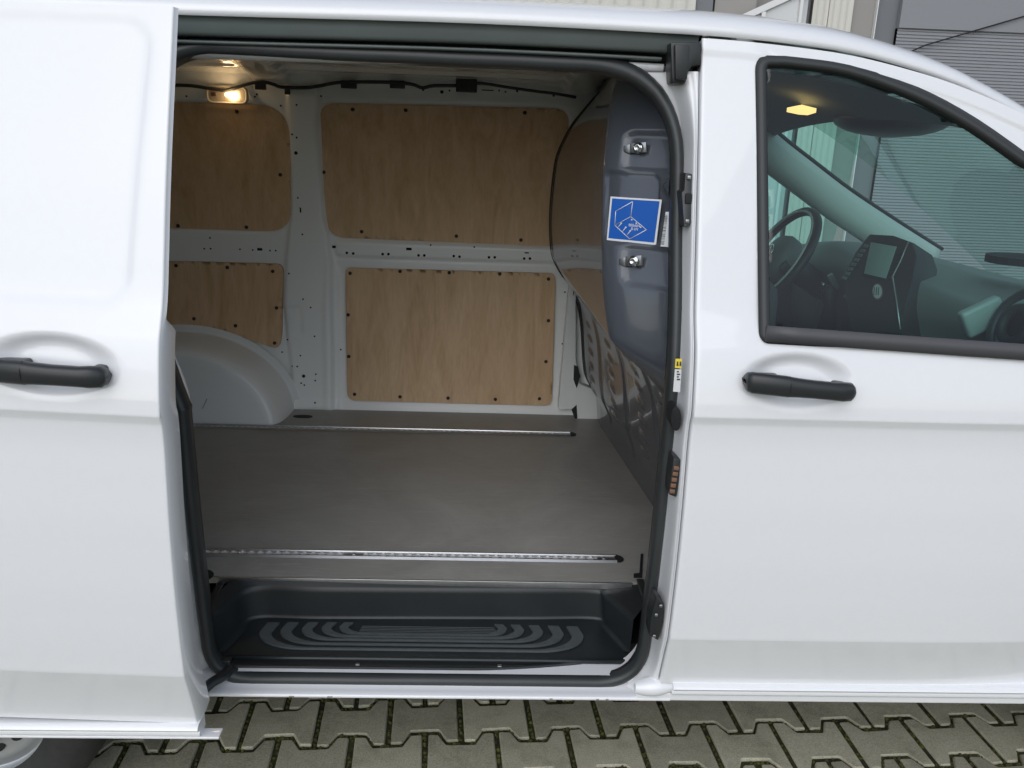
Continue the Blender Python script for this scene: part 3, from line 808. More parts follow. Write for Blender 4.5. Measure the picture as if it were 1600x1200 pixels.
# catches, contact plate, plug and labels on the front pillar
def on_jamb(px, py): 
    p = on(px, py, lambda z: float(yseal(z))*.30+yof(z)*.70); return p
def jamb_loop(pts, off): return [np.array(on_jamb(a, b))+np.array([0, -off, 0]) for a, b in pts]
st = prism('door_catch', jamb_loop([(1070, 270), (1082, 272), (1084, 300), (1083, 335), (1078, 352), (1068, 355), (1066, 330), (1064, 300), (1068, 297)], .006), (0, .05, 0), BLACK, jamb, .003)
for a, b in ((1075, 277), (1072, 345)):
    q = on_jamb(a, b); box('catch_screw', (q[0], q[1]-.010, q[2]), (.008, .004, .008), STEEL, jamb, .002)
q = on_jamb(1074, 310); box('catch_socket', (q[0], q[1]-.0085, q[2]), (.014, .006, .022), DARK, jamb, .003)
prism('pillar_plug', jamb_loop([(1056+8*math.cos(t), 654+19*math.sin(t)) for t in np.linspace(0, 6.283, 16, endpoint=False)], .003), (0, .05, 0), DARK, jamb, .001)
prism('contact_housing', jamb_loop([(1052, 714), (1063, 717), (1061, 750), (1056, 776), (1045, 772), (1047, 745)], .005), (0, .05, 0), BLACK, jamb, .003)
for k in range(5):
    yy = 726+k*9; xx = 1056-k*1.6
    prism('contact_pad', jamb_loop([(xx-4, yy), (xx+4, yy+1), (xx+3, yy+7), (xx-5, yy+6)], .009), (0, .006, 0), COPPER, jamb, .001)
prism('door_catch', jamb_loop([(1025, 931), (1037, 945), (1036, 970), (1028, 999), (1014, 991), (1016, 965)], .006), (0, .05, 0), BLACK, jamb, .003)
for a, b in ((1031, 943), (1024, 957), (1021, 990)):
    q = on_jamb(a, b); box('catch_screw', (q[0], q[1]-.010, q[2]), (.007, .004, .007), STEEL, jamb, .002)
prism('warning_label', jamb_loop([(1055, 560), (1065, 560), (1064, 575), (1054, 574)], .0035), (0, .001, 0), YELLOW, jamb)
for k in range(2):
    prism('warning_mark', jamb_loop([(1057+k*4.5, 564), (1059+k*4.5, 564), (1059.4+k*4.5, 571), (1056.4+k*4.5, 571)], .0045), (0, .0006, 0), INK, jamb)
prism('paper_label', jamb_loop([(1054, 576), (1064, 577), (1062, 612), (1051, 611)], .0035), (0, .001, 0), mat('worn_label', (.62, .63, .62), .5), jamb)
for k in range(4):
    prism('label_print', jamb_loop([(1057, 579+k*4), (1060+k % 2*2, 579+k*4), (1060+k % 2*2, 581+k*4), (1057, 581+k*4)], .0045), (0, .0006, 0), INK, jamb)

# ---- load floor -------------------------------------------------------------------------------------------------------
FY0, FY1 = float(atz(640, 905, ZF)[1]), 1.54
floor = box('cargo_floor', (-.95, (FY0+FY1)/2, ZF-.008), (3.2, FY1-FY0, .016), FLOORM, van, .002, label='worn grey-brown load floor board')
box('floor_edge_trim', (-.20, FY0-.004, ZF-.008), (1.24, .006, .018), ALU, floor, .001)
def tie_rail(px0, py0, px1, py1, xa, xb, gap):
    p = atz(px1, py1, ZF); yr = float(p[1]); zt = ZF+.003
    xs_ = np.arange(xa, xb, .0025); hw = .017
    ph = (xs_-xa) % .024
    rr = .0100; sl_ = .0030
    d = np.abs(ph-.012); w_ = np.where(d < rr, np.sqrt(np.maximum(rr**2-d**2, 0)), 0); w_ = np.maximum(w_, sl_)
    for g in gap: w_ = np.where(np.abs(xs_-g) < .026, .0008, w_)
    w_ = np.where((xs_ < xa+.03) | (xs_ > xb-.055), .0008, w_)
    V = []; Fc = []
    for sgn in (-1, 1):
        o = len(V)
        for x, ww in zip(xs_, w_):
            V += [(x, yr+sgn*(hw+.006), ZF+.0006), (x, yr+sgn*hw, zt+.003), (x, yr+sgn*(hw-.004), zt+.003), (x, yr+sgn*(hw-.005), zt), (x, yr+sgn*ww, zt), (x, yr+sgn*ww, zt-.0022)]
        for i in range(len(xs_)-1):
            for k in range(5): Fc.append((o+6*i+k, o+6*i+k+1, o+6*i+7+k, o+6*i+6+k))
    r = mesh('tie_down_rail', V, Fc, ALU, floor, smooth=False)
    V = [(xs_[0], yr-.011, ZF+.0008), (xs_[-1], yr-.011, ZF+.0008), (xs_[-1], yr+.011, ZF+.0008), (xs_[0], yr+.011, ZF+.0008)]
    mesh('rail_channel', V, [(0, 1, 2, 3)], mat('channel_alu', (.86, .87, .88), .30, .35), floor, smooth=False)
    # black rubber end
    pts = [(xb, yr-.020), (xb+.010, yr-.019), (xb+.019, yr-.010), (xb+.021, yr), (xb+.016, yr+.012), (xb+.006, yr+.020), (xb-.006, yr+.021)]
    prism('rail_end_cap', [(x, y, ZF+.0005) for x, y in pts], (0, 0, .0035), DARK, floor)
    for g in list(gap)+[xb-.035]:
        box('rail_screw', (g, yr, zt+.001), (.009, .009, .003), STEEL, floor, .001)
    return r
xe = float(atz(963, 875, ZF)[0]); xe2 = float(atz(892, 679, ZF)[0])
g1 = float(atz(553, 867, ZF)[0]); g2 = float(atz(612, 673, ZF)[0])
tie_rail(315, 862, 900, 873, -2.4, xe, [g1, g1-1.0])
tie_rail(310, 665, 800, 677, -2.4, xe2, [g2, g2-1.0])
def oval(name, px, py, rx, ry, m):
    c = atz(px, py, ZF); n = 20
    prism(name, [(c[0]+rx*math.cos(6.283*i/n), c[1]+ry*math.sin(6.283*i/n), ZF+.0006) for i in range(n)], (0, 0, .002), m, floor)
oval('lashing_recess', 473, 651, .040, .018, DARK)
oval('lashing_recess', 308, 900, .042, .034, DARK)
prism('floor_notch', [atz(a, b, ZF+.0012) for a, b in [(990, 903), (1003, 903), (1005, 866), (1001, 866), (999, 896), (990, 897)]], (0, 0, .002), DARK, floor)

# ---- entry step -------------------------------------------------------------------------------------------------------
ZT = .432
def Zp(px, py, z): 
    p = atz(px, py, z); return (p[0], p[1], z)
topU = [Zp(322, 960, .53), Zp(345, 922, .53), Zp(378, 907, .53), Zp(660, 907, .53), Zp(975, 909, .53), Zp(998, 918, .53), Zp(1004, 950, .53)]
lipU = [Zp(330, 968, .515), Zp(352, 944, .515), Zp(397, 919, .515), Zp(660, 921, .515), Zp(925, 922, .515), Zp(945, 930, .515), Zp(990, 968, .515)]
botU = [Zp(343, 1019, ZT), Zp(368, 993, ZT), Zp(398, 966, ZT), Zp(660, 966, ZT), Zp(930, 967, ZT), Zp(950, 982, ZT), Zp(984, 1020, ZT)]
def ubez(U): return np.array(smooth_path([U[0], U[1], U[2], tuple(np.array(U[2])*.6+np.array(U[3])*.4), U[3], tuple(np.array(U[4])*.6+np.array(U[3])*.4), U[4], U[5], U[6]], 6))
A_, B_, C_ = ubez(topU), ubez(lipU), ubez(botU)
lv = [A_, A_*.25+B_*.75, B_, B_*.85+C_*.15]
lv += [B_*(1-t)+C_*t for t in (.4, .7, .9)]
inner = C_.copy(); ctr = C_.mean(0); inner = C_+(ctr-C_)*np.array([.03, .08, 0]); inner[:, 2] = ZT-.001
lv += [C_+np.array([0, 0, .001]), inner]
step = grid('entry_step', np.array(lv), STEPM, van, flip=True, label='black moulded entry step with ribbed tread')
yfront = float(C_[0][1])-.012
# tread plate
pl = [tuple(p) for p in inner]
front = [(C_[-1][0]+.012, yfront, ZT-.001), (C_[0][0]-.012, yfront, ZT-.001)]
bm = bmesh.new(); bm.faces.new([bm.verts.new(tuple(map(float, p))) for p in pl+front]); bmesh.ops.triangulate(bm, faces=bm.faces); from_bm('tread_plate', bm, STEPM, step, smooth=False)
# nosing and black runner under it
xa, xb = C_[0][0]-.015, C_[-1][0]+.012
sweep('step_nosing', [(x, yfront-.002, ZT-.004) for x in np.linspace(xa, xb, 6)], circle(.006, 10), STEPM, step)
V = []; Fc = []
xr2 = np.linspace(xa-.03, .27, 30)
for x in xr2:
    k_ = float(np.interp(x, [.0, .27], [0, 1]))**1.6; fe = -.113*(1-k_)+(yfront-.006)*k_
    V += [(x, yfront-.002, ZT-.003), (x, yfront-.0055, ZT-.007), (x, .45*yfront+.55*fe, ZT-.0075), (x, .25*yfront+.75*fe, ZT-.0045), (x, fe+.001, ZT-.0055), (x, fe, ZT-.0085), (x, fe, ZT-.016)]
for i in range(len(xr2)-1):
    for k in range(6): Fc.append((7*i+k, 7*i+k+1, 7*i+8+k, 7*i+7+k))
sharp(mesh('lower_runner', V, Fc, BLACK, step), 40)
mesh('sill_ledge', [(xa-.05, yfront-.004, ZT-.010), (XS-.01, yfront-.004, ZT-.010), (XS-.01, -.125, .4205), (xa-.05, -.125, .4205)], [(0, 1, 2, 3)], PAINT, sill, smooth=False)
for px in (559, 781):
    q = at(px, 1031, yfront-.022); box('runner_screw', (q[0], yfront-.024, ZT-.005), (.010, .008, .004), STEEL, step, .001)
# tread ribs: nested U bands
ribs = []
sideL = [(432, 401), (466, 433), (496, 466), (525, 497), (549, 525)]   # x at the rear end, x at the front corner (outer line)
fy = [1017.5, 1010, 1003, 998, 994]
ye = 974.5
for i in range(5):
    rearL = Zp(sideL[i][0]-22+i*1.2, ye, ZT); 
    yf = Zp(660, fy[i], ZT)[1]; xo = Zp(sideL[i][1], 1000, ZT)[0]
    xro = 2*Zp(661, 990, ZT)[0]-xo
    def U_path(off_side, off_front, rr):
        L = xo+off_side; Rr = xro-off_side; f = yf+off_front; rear = rearL[1]
        pts = [(L+.012, rear), (L, f+.02), (L, f), (Rr, f), (Rr, f+.02), (Rr-.012, rear)]
        arc = []
        n = 9
        for k in range(n+1):
            a = math.pi+ (math.pi/2)*k/n; arc.append((L+rr*1.7+rr*1.7*math.cos(a), f+rr+rr*math.sin(a)))
        left = [(L+.010, rear)]+arc
        right = [(Rr-(x-L), y) for x, y in left][::-1]
        return left+right
    wS, wF = .030-.002*i, .0052
    rr = max(.012, (rearL[1]-yf)*.62)
    o_, i_ = U_path(0, 0, rr), U_path(wS, wF, rr*.92)
    V = []; n = len(o_)
    for z in (ZT-.0005, ZT+.005):
        V += [(x, y, z) for x, y in o_]+[(x, y, z) for x, y in i_]
    Fc = []
    for k in range(n-1):
        Fc += [(2*n+k, 2*n+k+1, 3*n+k+1, 3*n+k), (k, k+1, 2*n+k+1, 2*n+k), (n+k, 3*n+k, 3*n+k+1, n+k+1)]
    Fc += [(0, 2*n, 3*n, n), (n-1, 2*n-1, 4*n-1, 3*n-1)]
    mesh('tread_rib', V, Fc, RIBM, step, smooth=False)
pad = [Zp(556, 991, ZT), Zp(566, 977, ZT), Zp(770, 977, ZT), Zp(783, 991, ZT)]
prism('tread_pad', [(p[0], p[1], ZT) for p in pad], (0, 0, .0018), STEPM, step)
for k in range(5):
    yy = 979.5+k*2.4; a = Zp(566-k*1.5, yy, ZT); b = Zp(772+k*1.5, yy, ZT)
    box('tread_line', ((a[0]+b[0])/2, a[1], ZT+.0022), (b[0]-a[0], .0022, .0014), RIBM, step)
# roller arm at the rear of the step
arm = smooth_path([at(318, 1078, -.20), at(332, 1066, -.18), at(352, 1054, -.15), at(356, 1040, -.11), at(345, 1030, -.09)], 4)
ra = sweep('roller_arm', arm, circle(.014, 8, .010), BLACK, van)
q = at(352, 1034, -.115); box('roller', (q[0], q[1], q[2]), (.028, .02, .018), BLACK, ra, .004)
box('step_side_cover', (C_[-1][0]+.050, yfront+.10, .485), (.02, .22, .11), BLACK, step, .004)
box('step_side_cover', (C_[0][0]-.045, yfront+.10, .47), (.02, .22, .10), BLACK, step, .004)

# ---- far side wall of the load bay -----------------------------------------------------------------------------------
def pxpoly(pts): return [(float(p[0]), float(p[2])) for p in (onw(a, b) for a, b in pts)]
UR = round_poly(pxpoly([(492, 160), (890, 170), (884, 372), (868, 386), (508, 371)]), [.085, .06, .03, .05, .085], 7)
UL = round_poly(pxpoly([(60, 153), (450, 164), (452, 363), (60, 350)]), [.06, .12, .10, .06], 7)
LRp = round_poly(pxpoly([(540, 418), (868, 427), (862, 633), (543, 625)]), [.02, .03, .03, .04], 5)
LLp = pxpoly([(80, 402), (270, 408)]) + round_poly(pxpoly([(270, 408), (443, 412), (441, 520), (437, 546), (400, 533)]), [0, .03, .05, .05, 0], 5)[1:-1] + pxpoly([(400, 534), (370, 522), (330, 512), (285, 508), (230, 508), (80, 520)])
PIL = pxpoly([(447, 110), (497, 110), (505, 300), (516, 400), (520, 640), (462, 640), (444, 480), (447, 400), (453, 340)])
PIL2 = pxpoly([(512, 392), (528, 430), (530, 640), (508, 640), (506, 480)])
xs = np.arange(-2.25, .62, .0085); zs = np.arange(.50, 1.875, .0085)
X, Z = np.meshgrid(xs, zs, indexing='ij')
H = np.zeros_like(X)
dUR = sd_poly(X, Z, UR); dUL = sd_poly(X, Z, UL)
H += .016*sstep(.010, -.004, dUR)+.016*sstep(.010, -.004, dUL)          # the wall drops back under the upper boards
H -= .016*sstep(.012, -.012, sd_poly(X, Z, PIL))
H -= .007*sstep(.008, -.008, sd_poly(X, Z, PIL2))
zb1 = float(onw(700, 412)[2]); zb0 = float(onw(700, 380)[2])
bm1 = sd_round_rect(X, Z, -.10, (zb0+zb1)/2+.004, .50, .030, .02)
H -= .010*sstep(.006, -.006, bm1)
H += .003*np.exp(-((Z-(zb1+.012)-.02*(X+.1)*0)/.004)**2)*(X > -.63)
# pressed box beside the pillar and shallow fields
tp = pxpoly([(440, 478), (470, 478), (474, 522), (441, 522)])
H += .006*sstep(.004, -.004, sd_poly(X, Z, round_poly(tp, .015, 4)))
H += .010*sstep(.0, .05, Z-1.775)                                    # roll towards the roof
tz = float(onw(640, 640)[2])
H -= .012*sstep(ZF+.05, ZF, Z)
Y = yw(Z)+.010+H
cwall = grid('cargo_side_wall', np.stack([X, Y, Z], -1), INNER, van, flip=True, label='white pressed steel inner side wall of the load bay')
def yboard(z, up): return ywf(z)+(.016 if up else -.001)
def board(name, poly, up, label):
    n = len(poly)
    xs_ = [p[0] for p in poly]; z_ = [p[1] for p in poly]
    Xb, Zb = np.meshgrid(np.arange(min(xs_)-.02, max(xs_)+.02, .011), np.arange(min(z_)-.02, max(z_)+.02, .011), indexing='ij')
    Xb, Zb, kp = snap_keep(Xb, Zb, lambda a, b: -sd_poly(a, b, poly), .011)
    off = .016 if up else -.007
    P = np.stack([Xb, yw(Zb)+off, Zb], -1)
    o = grid(name, P, PLY, van, keep=kp, flip=True, label=label)
    # visible edge of the board
    V = [(x, ywf(z)+off, z) for x, z in poly]+[(x, ywf(z)+off+.012, z) for x, z in poly]
    mesh('board_edge', V, [(i, (i+1) % n, n+(i+1) % n, n+i) for i in range(n)], mat('ply_edge', (.42, .28, .165), .8), o, smooth=False)
    return o
bUR = board('plywood_panel', UR, True, 'large upper plywood panel beside the bulkhead')
bUL = board('plywood_panel', UL, True, 'upper plywood panel under the cargo lamp')
bLR = board('plywood_panel', LRp, False, 'square lower plywood panel with a rivet row on every side')
bLL = board('plywood_panel', LLp, False, 'lower plywood panel cut round over the wheel arch')
RIV = mat('rivet_plastic', (.020, .014, .012), .45)
def rivet_mesh():
    V = []; Fc = []; n = 12; prof = [(.0095, 0), (.009, -.0022), (.0065, -.0034), (.0038, -.0036), (.0034, -.0022), (0.0001, -.0020)]
    for r, y in prof: V += [(r*math.cos(6.283*i/n), y, r*math.sin(6.283*i/n)) for i in range(n)]
    for k in range(len(prof)-1):
        for i in range(n): Fc.append((k*n+i, k*n+(i+1) % n, (k+1)*n+(i+1) % n, (k+1)*n+i))
    return V, Fc
rv = None
for brd, up, pts in ((bUR, True, [(551, 171), (634, 172), (820, 176), (506, 269), (565, 362), (713, 369), (814, 375)]), (bUL, True, [(370, 174), (438, 273), (278, 353), (385, 355), (250, 172)]),
                     (bLR, False, [(547, 427), (625, 424), (702, 426), (781, 428), (857, 436), (544, 492), (857, 501), (545, 557), (853, 565), (554, 616), (625, 620), (700, 622), (774, 624), (843, 623)]),
                     (bLL, False, [(275, 415), (355, 418), (426, 424), (432, 481), (303, 498), (368, 509), (429, 536)])):
    for a, b in pts:
        p = onw(a, b, .016 if up else -.007)
        if rv is None: rv = mesh('rivet', *rivet_mesh(), RIV, brd); o = rv
        else: o = dup(rv, brd)
        o.location = (p[0], p[1], p[2])
        if up: o.scale = (.8, 1, .8)
# punched holes and slots, their inner shade drawn as black discs and boxes
dots = [(542, 395), (552, 396), (598, 397), (607, 397), (654, 399), (663, 399), (709, 400), (718, 401), (764, 402), (773, 402), (819, 404), (828, 404)]
small = [(673, 383), (741, 386), (327, 372), (318, 389), (328, 389), (374, 390), (394, 391), (421, 392), (430, 392), (466, 309), (473, 366), (452, 427), (474, 467), (486, 480), (492, 525), (449, 531), (440, 551), (470, 555), (457, 572), (465, 572), (494, 584), (493, 594), (471, 598), (476, 601), (532, 547), (493, 628), (457, 210), (464, 215), (464, 164), (438, 165), (501, 150), (702, 141), (661, 140), (883, 457), (879, 538), (290, 150), (300, 135), (397, 151), (400, 147), (780, 141), (790, 143)]
big = [(463, 239), (475, 587), (690, 143)]
slots = [(523, 386, 9, 4), (639, 389, 9, 4), (823, 395, 7, 2), (405, 390, 8, 4), (470, 328, 2, 8)]
parts = []
def hy(px, py): 
    p = onw(px, py); i = int(np.clip(round((p[0]+2.25)/.0085), 0, len(xs)-1)); j = int(np.clip(round((p[2]-.50)/.0085), 0, len(zs)-1))
    return p, float(H[i, j])+.010
HOLE = mat('hole_shadow', (.006, .006, .006), .9)
def disc(px, py, r, n=8):
    p, h = hy(px, py); yy = ywf(p[2])+h-.0022
    V = [(p[0]+r*math.cos(6.283*i/n), yy, p[2]+r*math.sin(6.283*i/n)) for i in range(n)]
    V += [(p[0]+r*1.0*math.cos(6.283*i/n), yy+.006, p[2]+r*math.sin(6.283*i/n)) for i in range(n)]
    return V, [tuple(range(n))]+[(i, (i+1) % n, n+(i+1) % n, n+i) for i in range(n)]
hole = None
for L, r in ((dots, .0058), (small, .0036), (big, .0070)):
    for a, b in L: parts.append(disc(a, b, r))
tag(merge('hole_shade_discs', parts, HOLE, cwall, smooth=False), kind='stuff')
for a, b, wd, hh in slots:
    p, h = hy(a, b); k = 1/400; box('slot', (p[0], ywf(p[2])+h-.001, p[2]), (wd*k, .003, hh*k), HOLE, cwall)
# wheel arch on the far side
AX = -1.220
rows = []
for s in np.linspace(0, 1, 16):                     # 0 at the wall, 1 at the inner face
    a = s*math.pi/2
    dy = .225*math.sin(a)**.9; f = max(math.cos(a), 0)**.55
    row = []
    for t in np.linspace(0, math.pi, 44):
        rx = .445*(.84+.16*f); rz = .335*(.80+.20*f)
        ct, st_ = math.cos(t), math.sin(t)
        x = AX+rx*ct; z = ZF-.02+rz*st_
        row.append((x, ywf(z)-.002-dy, z))
    rows.append(row)
lip = [[(AX+.470*math.cos(t), ywf(ZF-.02+.36*math.sin(t))-.001, ZF-.02+.362*math.sin(t)) for t in np.linspace(0, math.pi, 44)]]
lip2 = [[(AX+.470*math.cos(t), ywf(ZF-.02+.36*math.sin(t))-.010, ZF-.02+.362*math.sin(t)) for t in np.linspace(0, math.pi, 44)]]
arch = grid('wheel_arch', np.array(lip+lip2+rows), INNER, van, label='white rounded wheel arch rising from the load floor')
end = [tuple(p) for p in rows[-1]]; bm = bmesh.new(); bm.faces.new([bm.verts.new(tuple(map(float, p))) for p in end]); from_bm('arch_face', bm, INNER, arch)

sweep('arch_seam', [(AX+.10+.01*k, ywf(.6)-.2265, ZF+.0+.10*k/5) for k in range(6)], circle(.0022, 5), mat('seam_sealer', (.42, .44, .43), .6), arch)
# end post of the far wall at the bulkhead with black gaps
post = prism('wall_post', [onw(a, b, -.05) for a, b in [(893, 405), (900, 440), (900, 560), (906, 600), (936, 612), (940, 668), (905, 667), (893, 640), (872, 640)]], (0, .05, 0), INNER, van, .006)
prism('post_gap', [onw(a, b, -.054) for a, b in [(896, 570), (903, 573), (907, 588), (901, 607), (895, 590)]], (0, .004, 0), DARK, post)
prism('post_gap', [onw(a, b, -.054) for a, b in [(893, 640), (901, 633), (902, 650), (902, 658), (897, 652)]], (0, .004, 0), DARK, post)
prism('post_gap', [onw(a, b, -.054) for a, b in [(896, 440), (898, 440), (893, 545), (890, 545)]], (0, .004, 0), DARK, post)

# ---- load bay ceiling ------------------------------------------------------------------------------------------------
xs = np.arange(-2.3, .60, .02); ts = np.linspace(0, 1, 160)
X, T = np.meshgrid(xs, ts, indexing='ij')
Yc = .080+(1.46-.080)*T
Zc = 1.855+.055*np.sin(math.pi*T)**.6
Zc = Zc-.010*sstep(-.2, .5, np.cos(Yc*2*math.pi/.15))*sstep(.05, .15, T)*sstep(.97, .90, T)*sstep(.06, .09, np.abs(X+.80))*sstep(.06, .09, np.abs(X-.36))
for xb_ in (-.80, .36, -1.9):
    Zc = Zc-.022*sstep(.075, .055, np.abs(X-xb_+.10*(1-T)*0))
ceil = grid('load_bay_ceiling', np.stack([X, Yc, Zc], -1), ROOFIN, van, label='ribbed white roof panel inside the load bay')
# wiring along the wall top
pa = [(200, 133), (265, 133), (300, 134), (332, 139), (352, 141), (372, 136), (392, 130), (412, 128), (428, 132), (440, 136), (475, 137), (500, 134), (528, 129), (570, 128), (620, 129), (645, 132), (660, 137), (678, 134), (716, 134)]
pb = [(744, 130), (760, 131), (785, 135), (805, 138), (840, 143), (866, 146), (900, 152)]
cab = sweep('wiring_harness', smooth_path([onw(a, b, -.012) for a, b in pa], 4), circle(.0065, 8), BLACK, van)
sweep('wire_branch', smooth_path([onw(a, b, -.012) for a, b in pb], 4), circle(.0055, 8), BLACK, cab)
for a, b, wd, hh in ((407, 134, .040, .028), (545, 132, .058, .028), (621, 132, .056, .028)):
    p = onw(a, b, -.008); box('wire_clip', (p[0], p[1], p[2]), (wd, .018, hh), BLACK, cab, .004)
p = onw(729, 134, -.012); box('connector_block', (p[0], p[1], p[2]), (.078, .03, .046), BLACK, cab, .004)
for k in range(4): box('connector_ridge', (p[0]-.026+.017*k, p[1]-.016, p[2]-.003), (.008, .006, .036), BLACK, cab, .001)
p = onw(762, 141, -.008); box('wire_clip', (p[0], p[1], p[2]), (.045, .006, .004), BLACK, cab)
p = onw(449, 143, -.010); box('wire_clip', (p[0], p[1], p[2]), (.020, .015, .022), BLACK, cab, .004)
for a, b in ((265, 137), (661, 139), (808, 141), (865, 148)):
    p = onw(a, b, -.010); box('wire_clip', (p[0], p[1], p[2]), (.008, .012, .014), BLACK, cab, .002)

# ---- cargo lamp ------------------------------------------------------------------------------------------------------
lc = onw(355, 148, -.004)
lamp = empty('cargo_lamp', tuple(lc)); lamp.parent = van
lw, lh = .076, .032
def lamp_ring(hx, hz, y, n=6): return [(x, y, z) for x, z in round_poly([(-hx, -hz), (hx, -hz), (hx, hz), (-hx, hz)], hz*.75, n)]
V = []; Fc = []; rr = [lamp_ring(lw, lh, .012), lamp_ring(lw, lh, -.006), lamp_ring(lw*.95, lh*.9, -.009), lamp_ring(lw*.90, lh*.80, -.006)]
n = len(rr[0])
for r in rr: V += r
for k in range(3):
    for i in range(n): Fc.append((k*n+i, k*n+(i+1) % n, (k+1)*n+(i+1) % n, (k+1)*n+i))
LRIM = mat('lamp_rim', (.55, .50, .42), .35)
mesh('lamp_rim', V, Fc, LRIM, lamp)
V = lamp_ring(lw*.9, lh*.8, .008); mesh('reflector', V, [tuple(range(len(V)))], REFLECTOR, lamp, smooth=False)
rows = [lamp_ring(lw*.90*s, lh*.80*s, -.006-.006*(1-s**2)) for s in (1, .8, .6, .4, .2, .02)]
V = []; Fc = []
for r in rows: V += r
for k in range(5):
    for i in range(n): Fc.append((k*n+i, k*n+(i+1) % n, (k+1)*n+(i+1) % n, (k+1)*n+i))
mesh('lens', V, Fc, LENS, lamp)
sweep('bulb', [(x, .000, 0) for x in np.linspace(-.006, .026, 5)], circle(.0065, 8), BULB, lamp)
box('lamp_switch', (-.048, -.007, .0), (.018, .006, .014), mat('switch_dark', (.05, .025, .015), .5), lamp, .002)
pl_ = bpy.data.lights.new('cargo_lamp_light', 'POINT'); pl_.energy = .16; pl_.color = (1, .66, .34); pl_.shadow_soft_size = .02
plo = bpy.data.objects.new('lamp_light', pl_); col.objects.link(plo); plo.parent = lamp; plo.location = (.01, -.035, 0)

# ---- bulkhead --------------------------------------------------------------------------------------------------------
# far edge of the bulkhead follows the wall; x at given height, for the far half and for the near half
xfar = pchip([.50, .62, .72, .95, 1.07, 1.14, 1.22, 1.40, 1.58, 1.70, 1.80, 1.90], [.512, .50, .455, .425, .385, .33, .290, .275, .283, .325, .40, .50])
xnear = pchip([.50, .75, .90, 1.02, 1.12, 1.22, 1.40, 1.58, 1.70, 1.80, 1.90], [.625, .615, .585, .525, .41, .305, .285, .283, .288, .302, .34])
xpil = pchip([.50, .80, 1.0, 1.15, 1.5, 1.70, 1.90], [.575, .56, .52, .450, .420, .430, .47])
us = np.concatenate([np.linspace(0, .26, 90), np.linspace(.264, 1, 130)]); zs2 = np.arange(.50, 1.90, .006)
Uu, Zz = np.meshgrid(us, zs2, indexing='ij')
ynear = yseal(Zz)+.022
yy = ynear+(yw(Zz)+.01-ynear)*Uu
dy_ = yy-ynear
ridge = sstep(.03, .19, dy_)
far_k = np.clip((dy_-.10)/1.40, 0, 1)
Xb = xpil(Zz)*(1-ridge)+ridge*(xnear(Zz)*(1-far_k)+xfar(Zz)*far_k)
# louvre dimples in upright columns and ribs on the lower half
low = sstep(1.06, 1.00, Zz)*sstep(.60, .64, Zz)
for yc_ in (1.34, 1.02, .66, .34):
    for zc_ in np.arange(.70, 1.02, .055):
        Xb = Xb-.006*sstep(1.0, .35, np.sqrt(((yy-yc_)/.050)**2+((Zz-zc_-.12*(yy-yc_))/.017)**2))*low
for yc_ in (1.18, .84, .50, .18):
    Xb = Xb+.006*sstep(.034, .012, np.abs(yy-yc_))*low
# pressed pockets round the fixing brackets on the near panel
for zc_ in (1.635, 1.385):
    s_ = sd_round_rect(dy_, Zz, .075, zc_, .060, .042, .016); Xb = Xb+.012*sstep(.004, -.004, s_)
Xb = Xb+.010*sstep(.004, -.004, sd_round_rect(dy_, Zz, .125, 1.51, .050, .078, .014))
for zc_, k_ in ((1.565, 1), (1.25, 1.3)):
    q_ = np.sqrt(((dy_-.0)/.075)**2+((Zz-zc_)/(.030*k_))**2); Xb = Xb-.018*sstep(1.0, .5, q_)
bulk = grid('bulkhead', np.stack([Xb, yy, Zz], -1), PART, van, flip=True, label='glossy grey-blue steel bulkhead between load bay and cab')
BX, BY, BZ = Xb, yy, Zz
sweep('bulkhead_gap_strip', [(float(Xb[-1, j])-.004, ywf(float(zs2[j]))+.002, float(zs2[j])) for j in range(8, len(zs2)-6, 4)], circle(.0028, 6), mat('gap_dark', (.05, .045, .04), .6), bulk, up=(0, 1, 0))  # added dark strip stands in for the dark gap against the wall
def bulk_at(px, py):
    """hit point of a sight line on the bulkhead"""
    r = ray(px, py); D = np.stack([BX, BY, BZ], -1)-CAM
    t = D@r/(r@r); dist = np.linalg.norm(D-t[..., None]*r, axis=-1); i, j = np.unravel_index(np.argmin(dist+(t > 2.6)*1), dist.shape)
    i = int(np.clip(i, 1, BX.shape[0]-2)); j = int(np.clip(j, 1, BX.shape[1]-2))
    p = np.array([BX[i, j], BY[i, j], BZ[i, j]])
    a = np.array([BX[i+1, j]-BX[i-1, j], BY[i+1, j]-BY[i-1, j], BZ[i+1, j]-BZ[i-1, j]])
    b = np.array([BX[i, j+1]-BX[i, j-1], BY[i, j+1]-BY[i, j-1], BZ[i, j+1]-BZ[i, j-1]])
    nn = np.cross(a, b); nn /= np.linalg.norm(nn)
    if nn@r > 0: nn = -nn
    return p, nn
def plane_at(px, py, p0, n0):
    r = ray(px, py); t = ((p0-CAM)@n0)/(r@n0); return CAM+r*t
pc, nc = bulk_at(990, 345)
nc = np.array([-.62, -.78, 0.0]); nc /= np.linalg.norm(nc)
pS = pc+nc*.016
stk = prism('bulkhead_sticker', [plane_at(a, b, pS, nc) for a, b in [(954, 307), (1034, 312), (1025, 383), (948, 375)]], nc*-.0006, WHITE, van, label='square blue sticker with a white load diagram')
prism('sticker_field', [plane_at(a, b, pS+nc*.0006, nc) for a, b in [(956.5, 310), (1030.5, 314.5), (1022, 379), (950.5, 372)]], nc*-.0004, BLUE, stk)
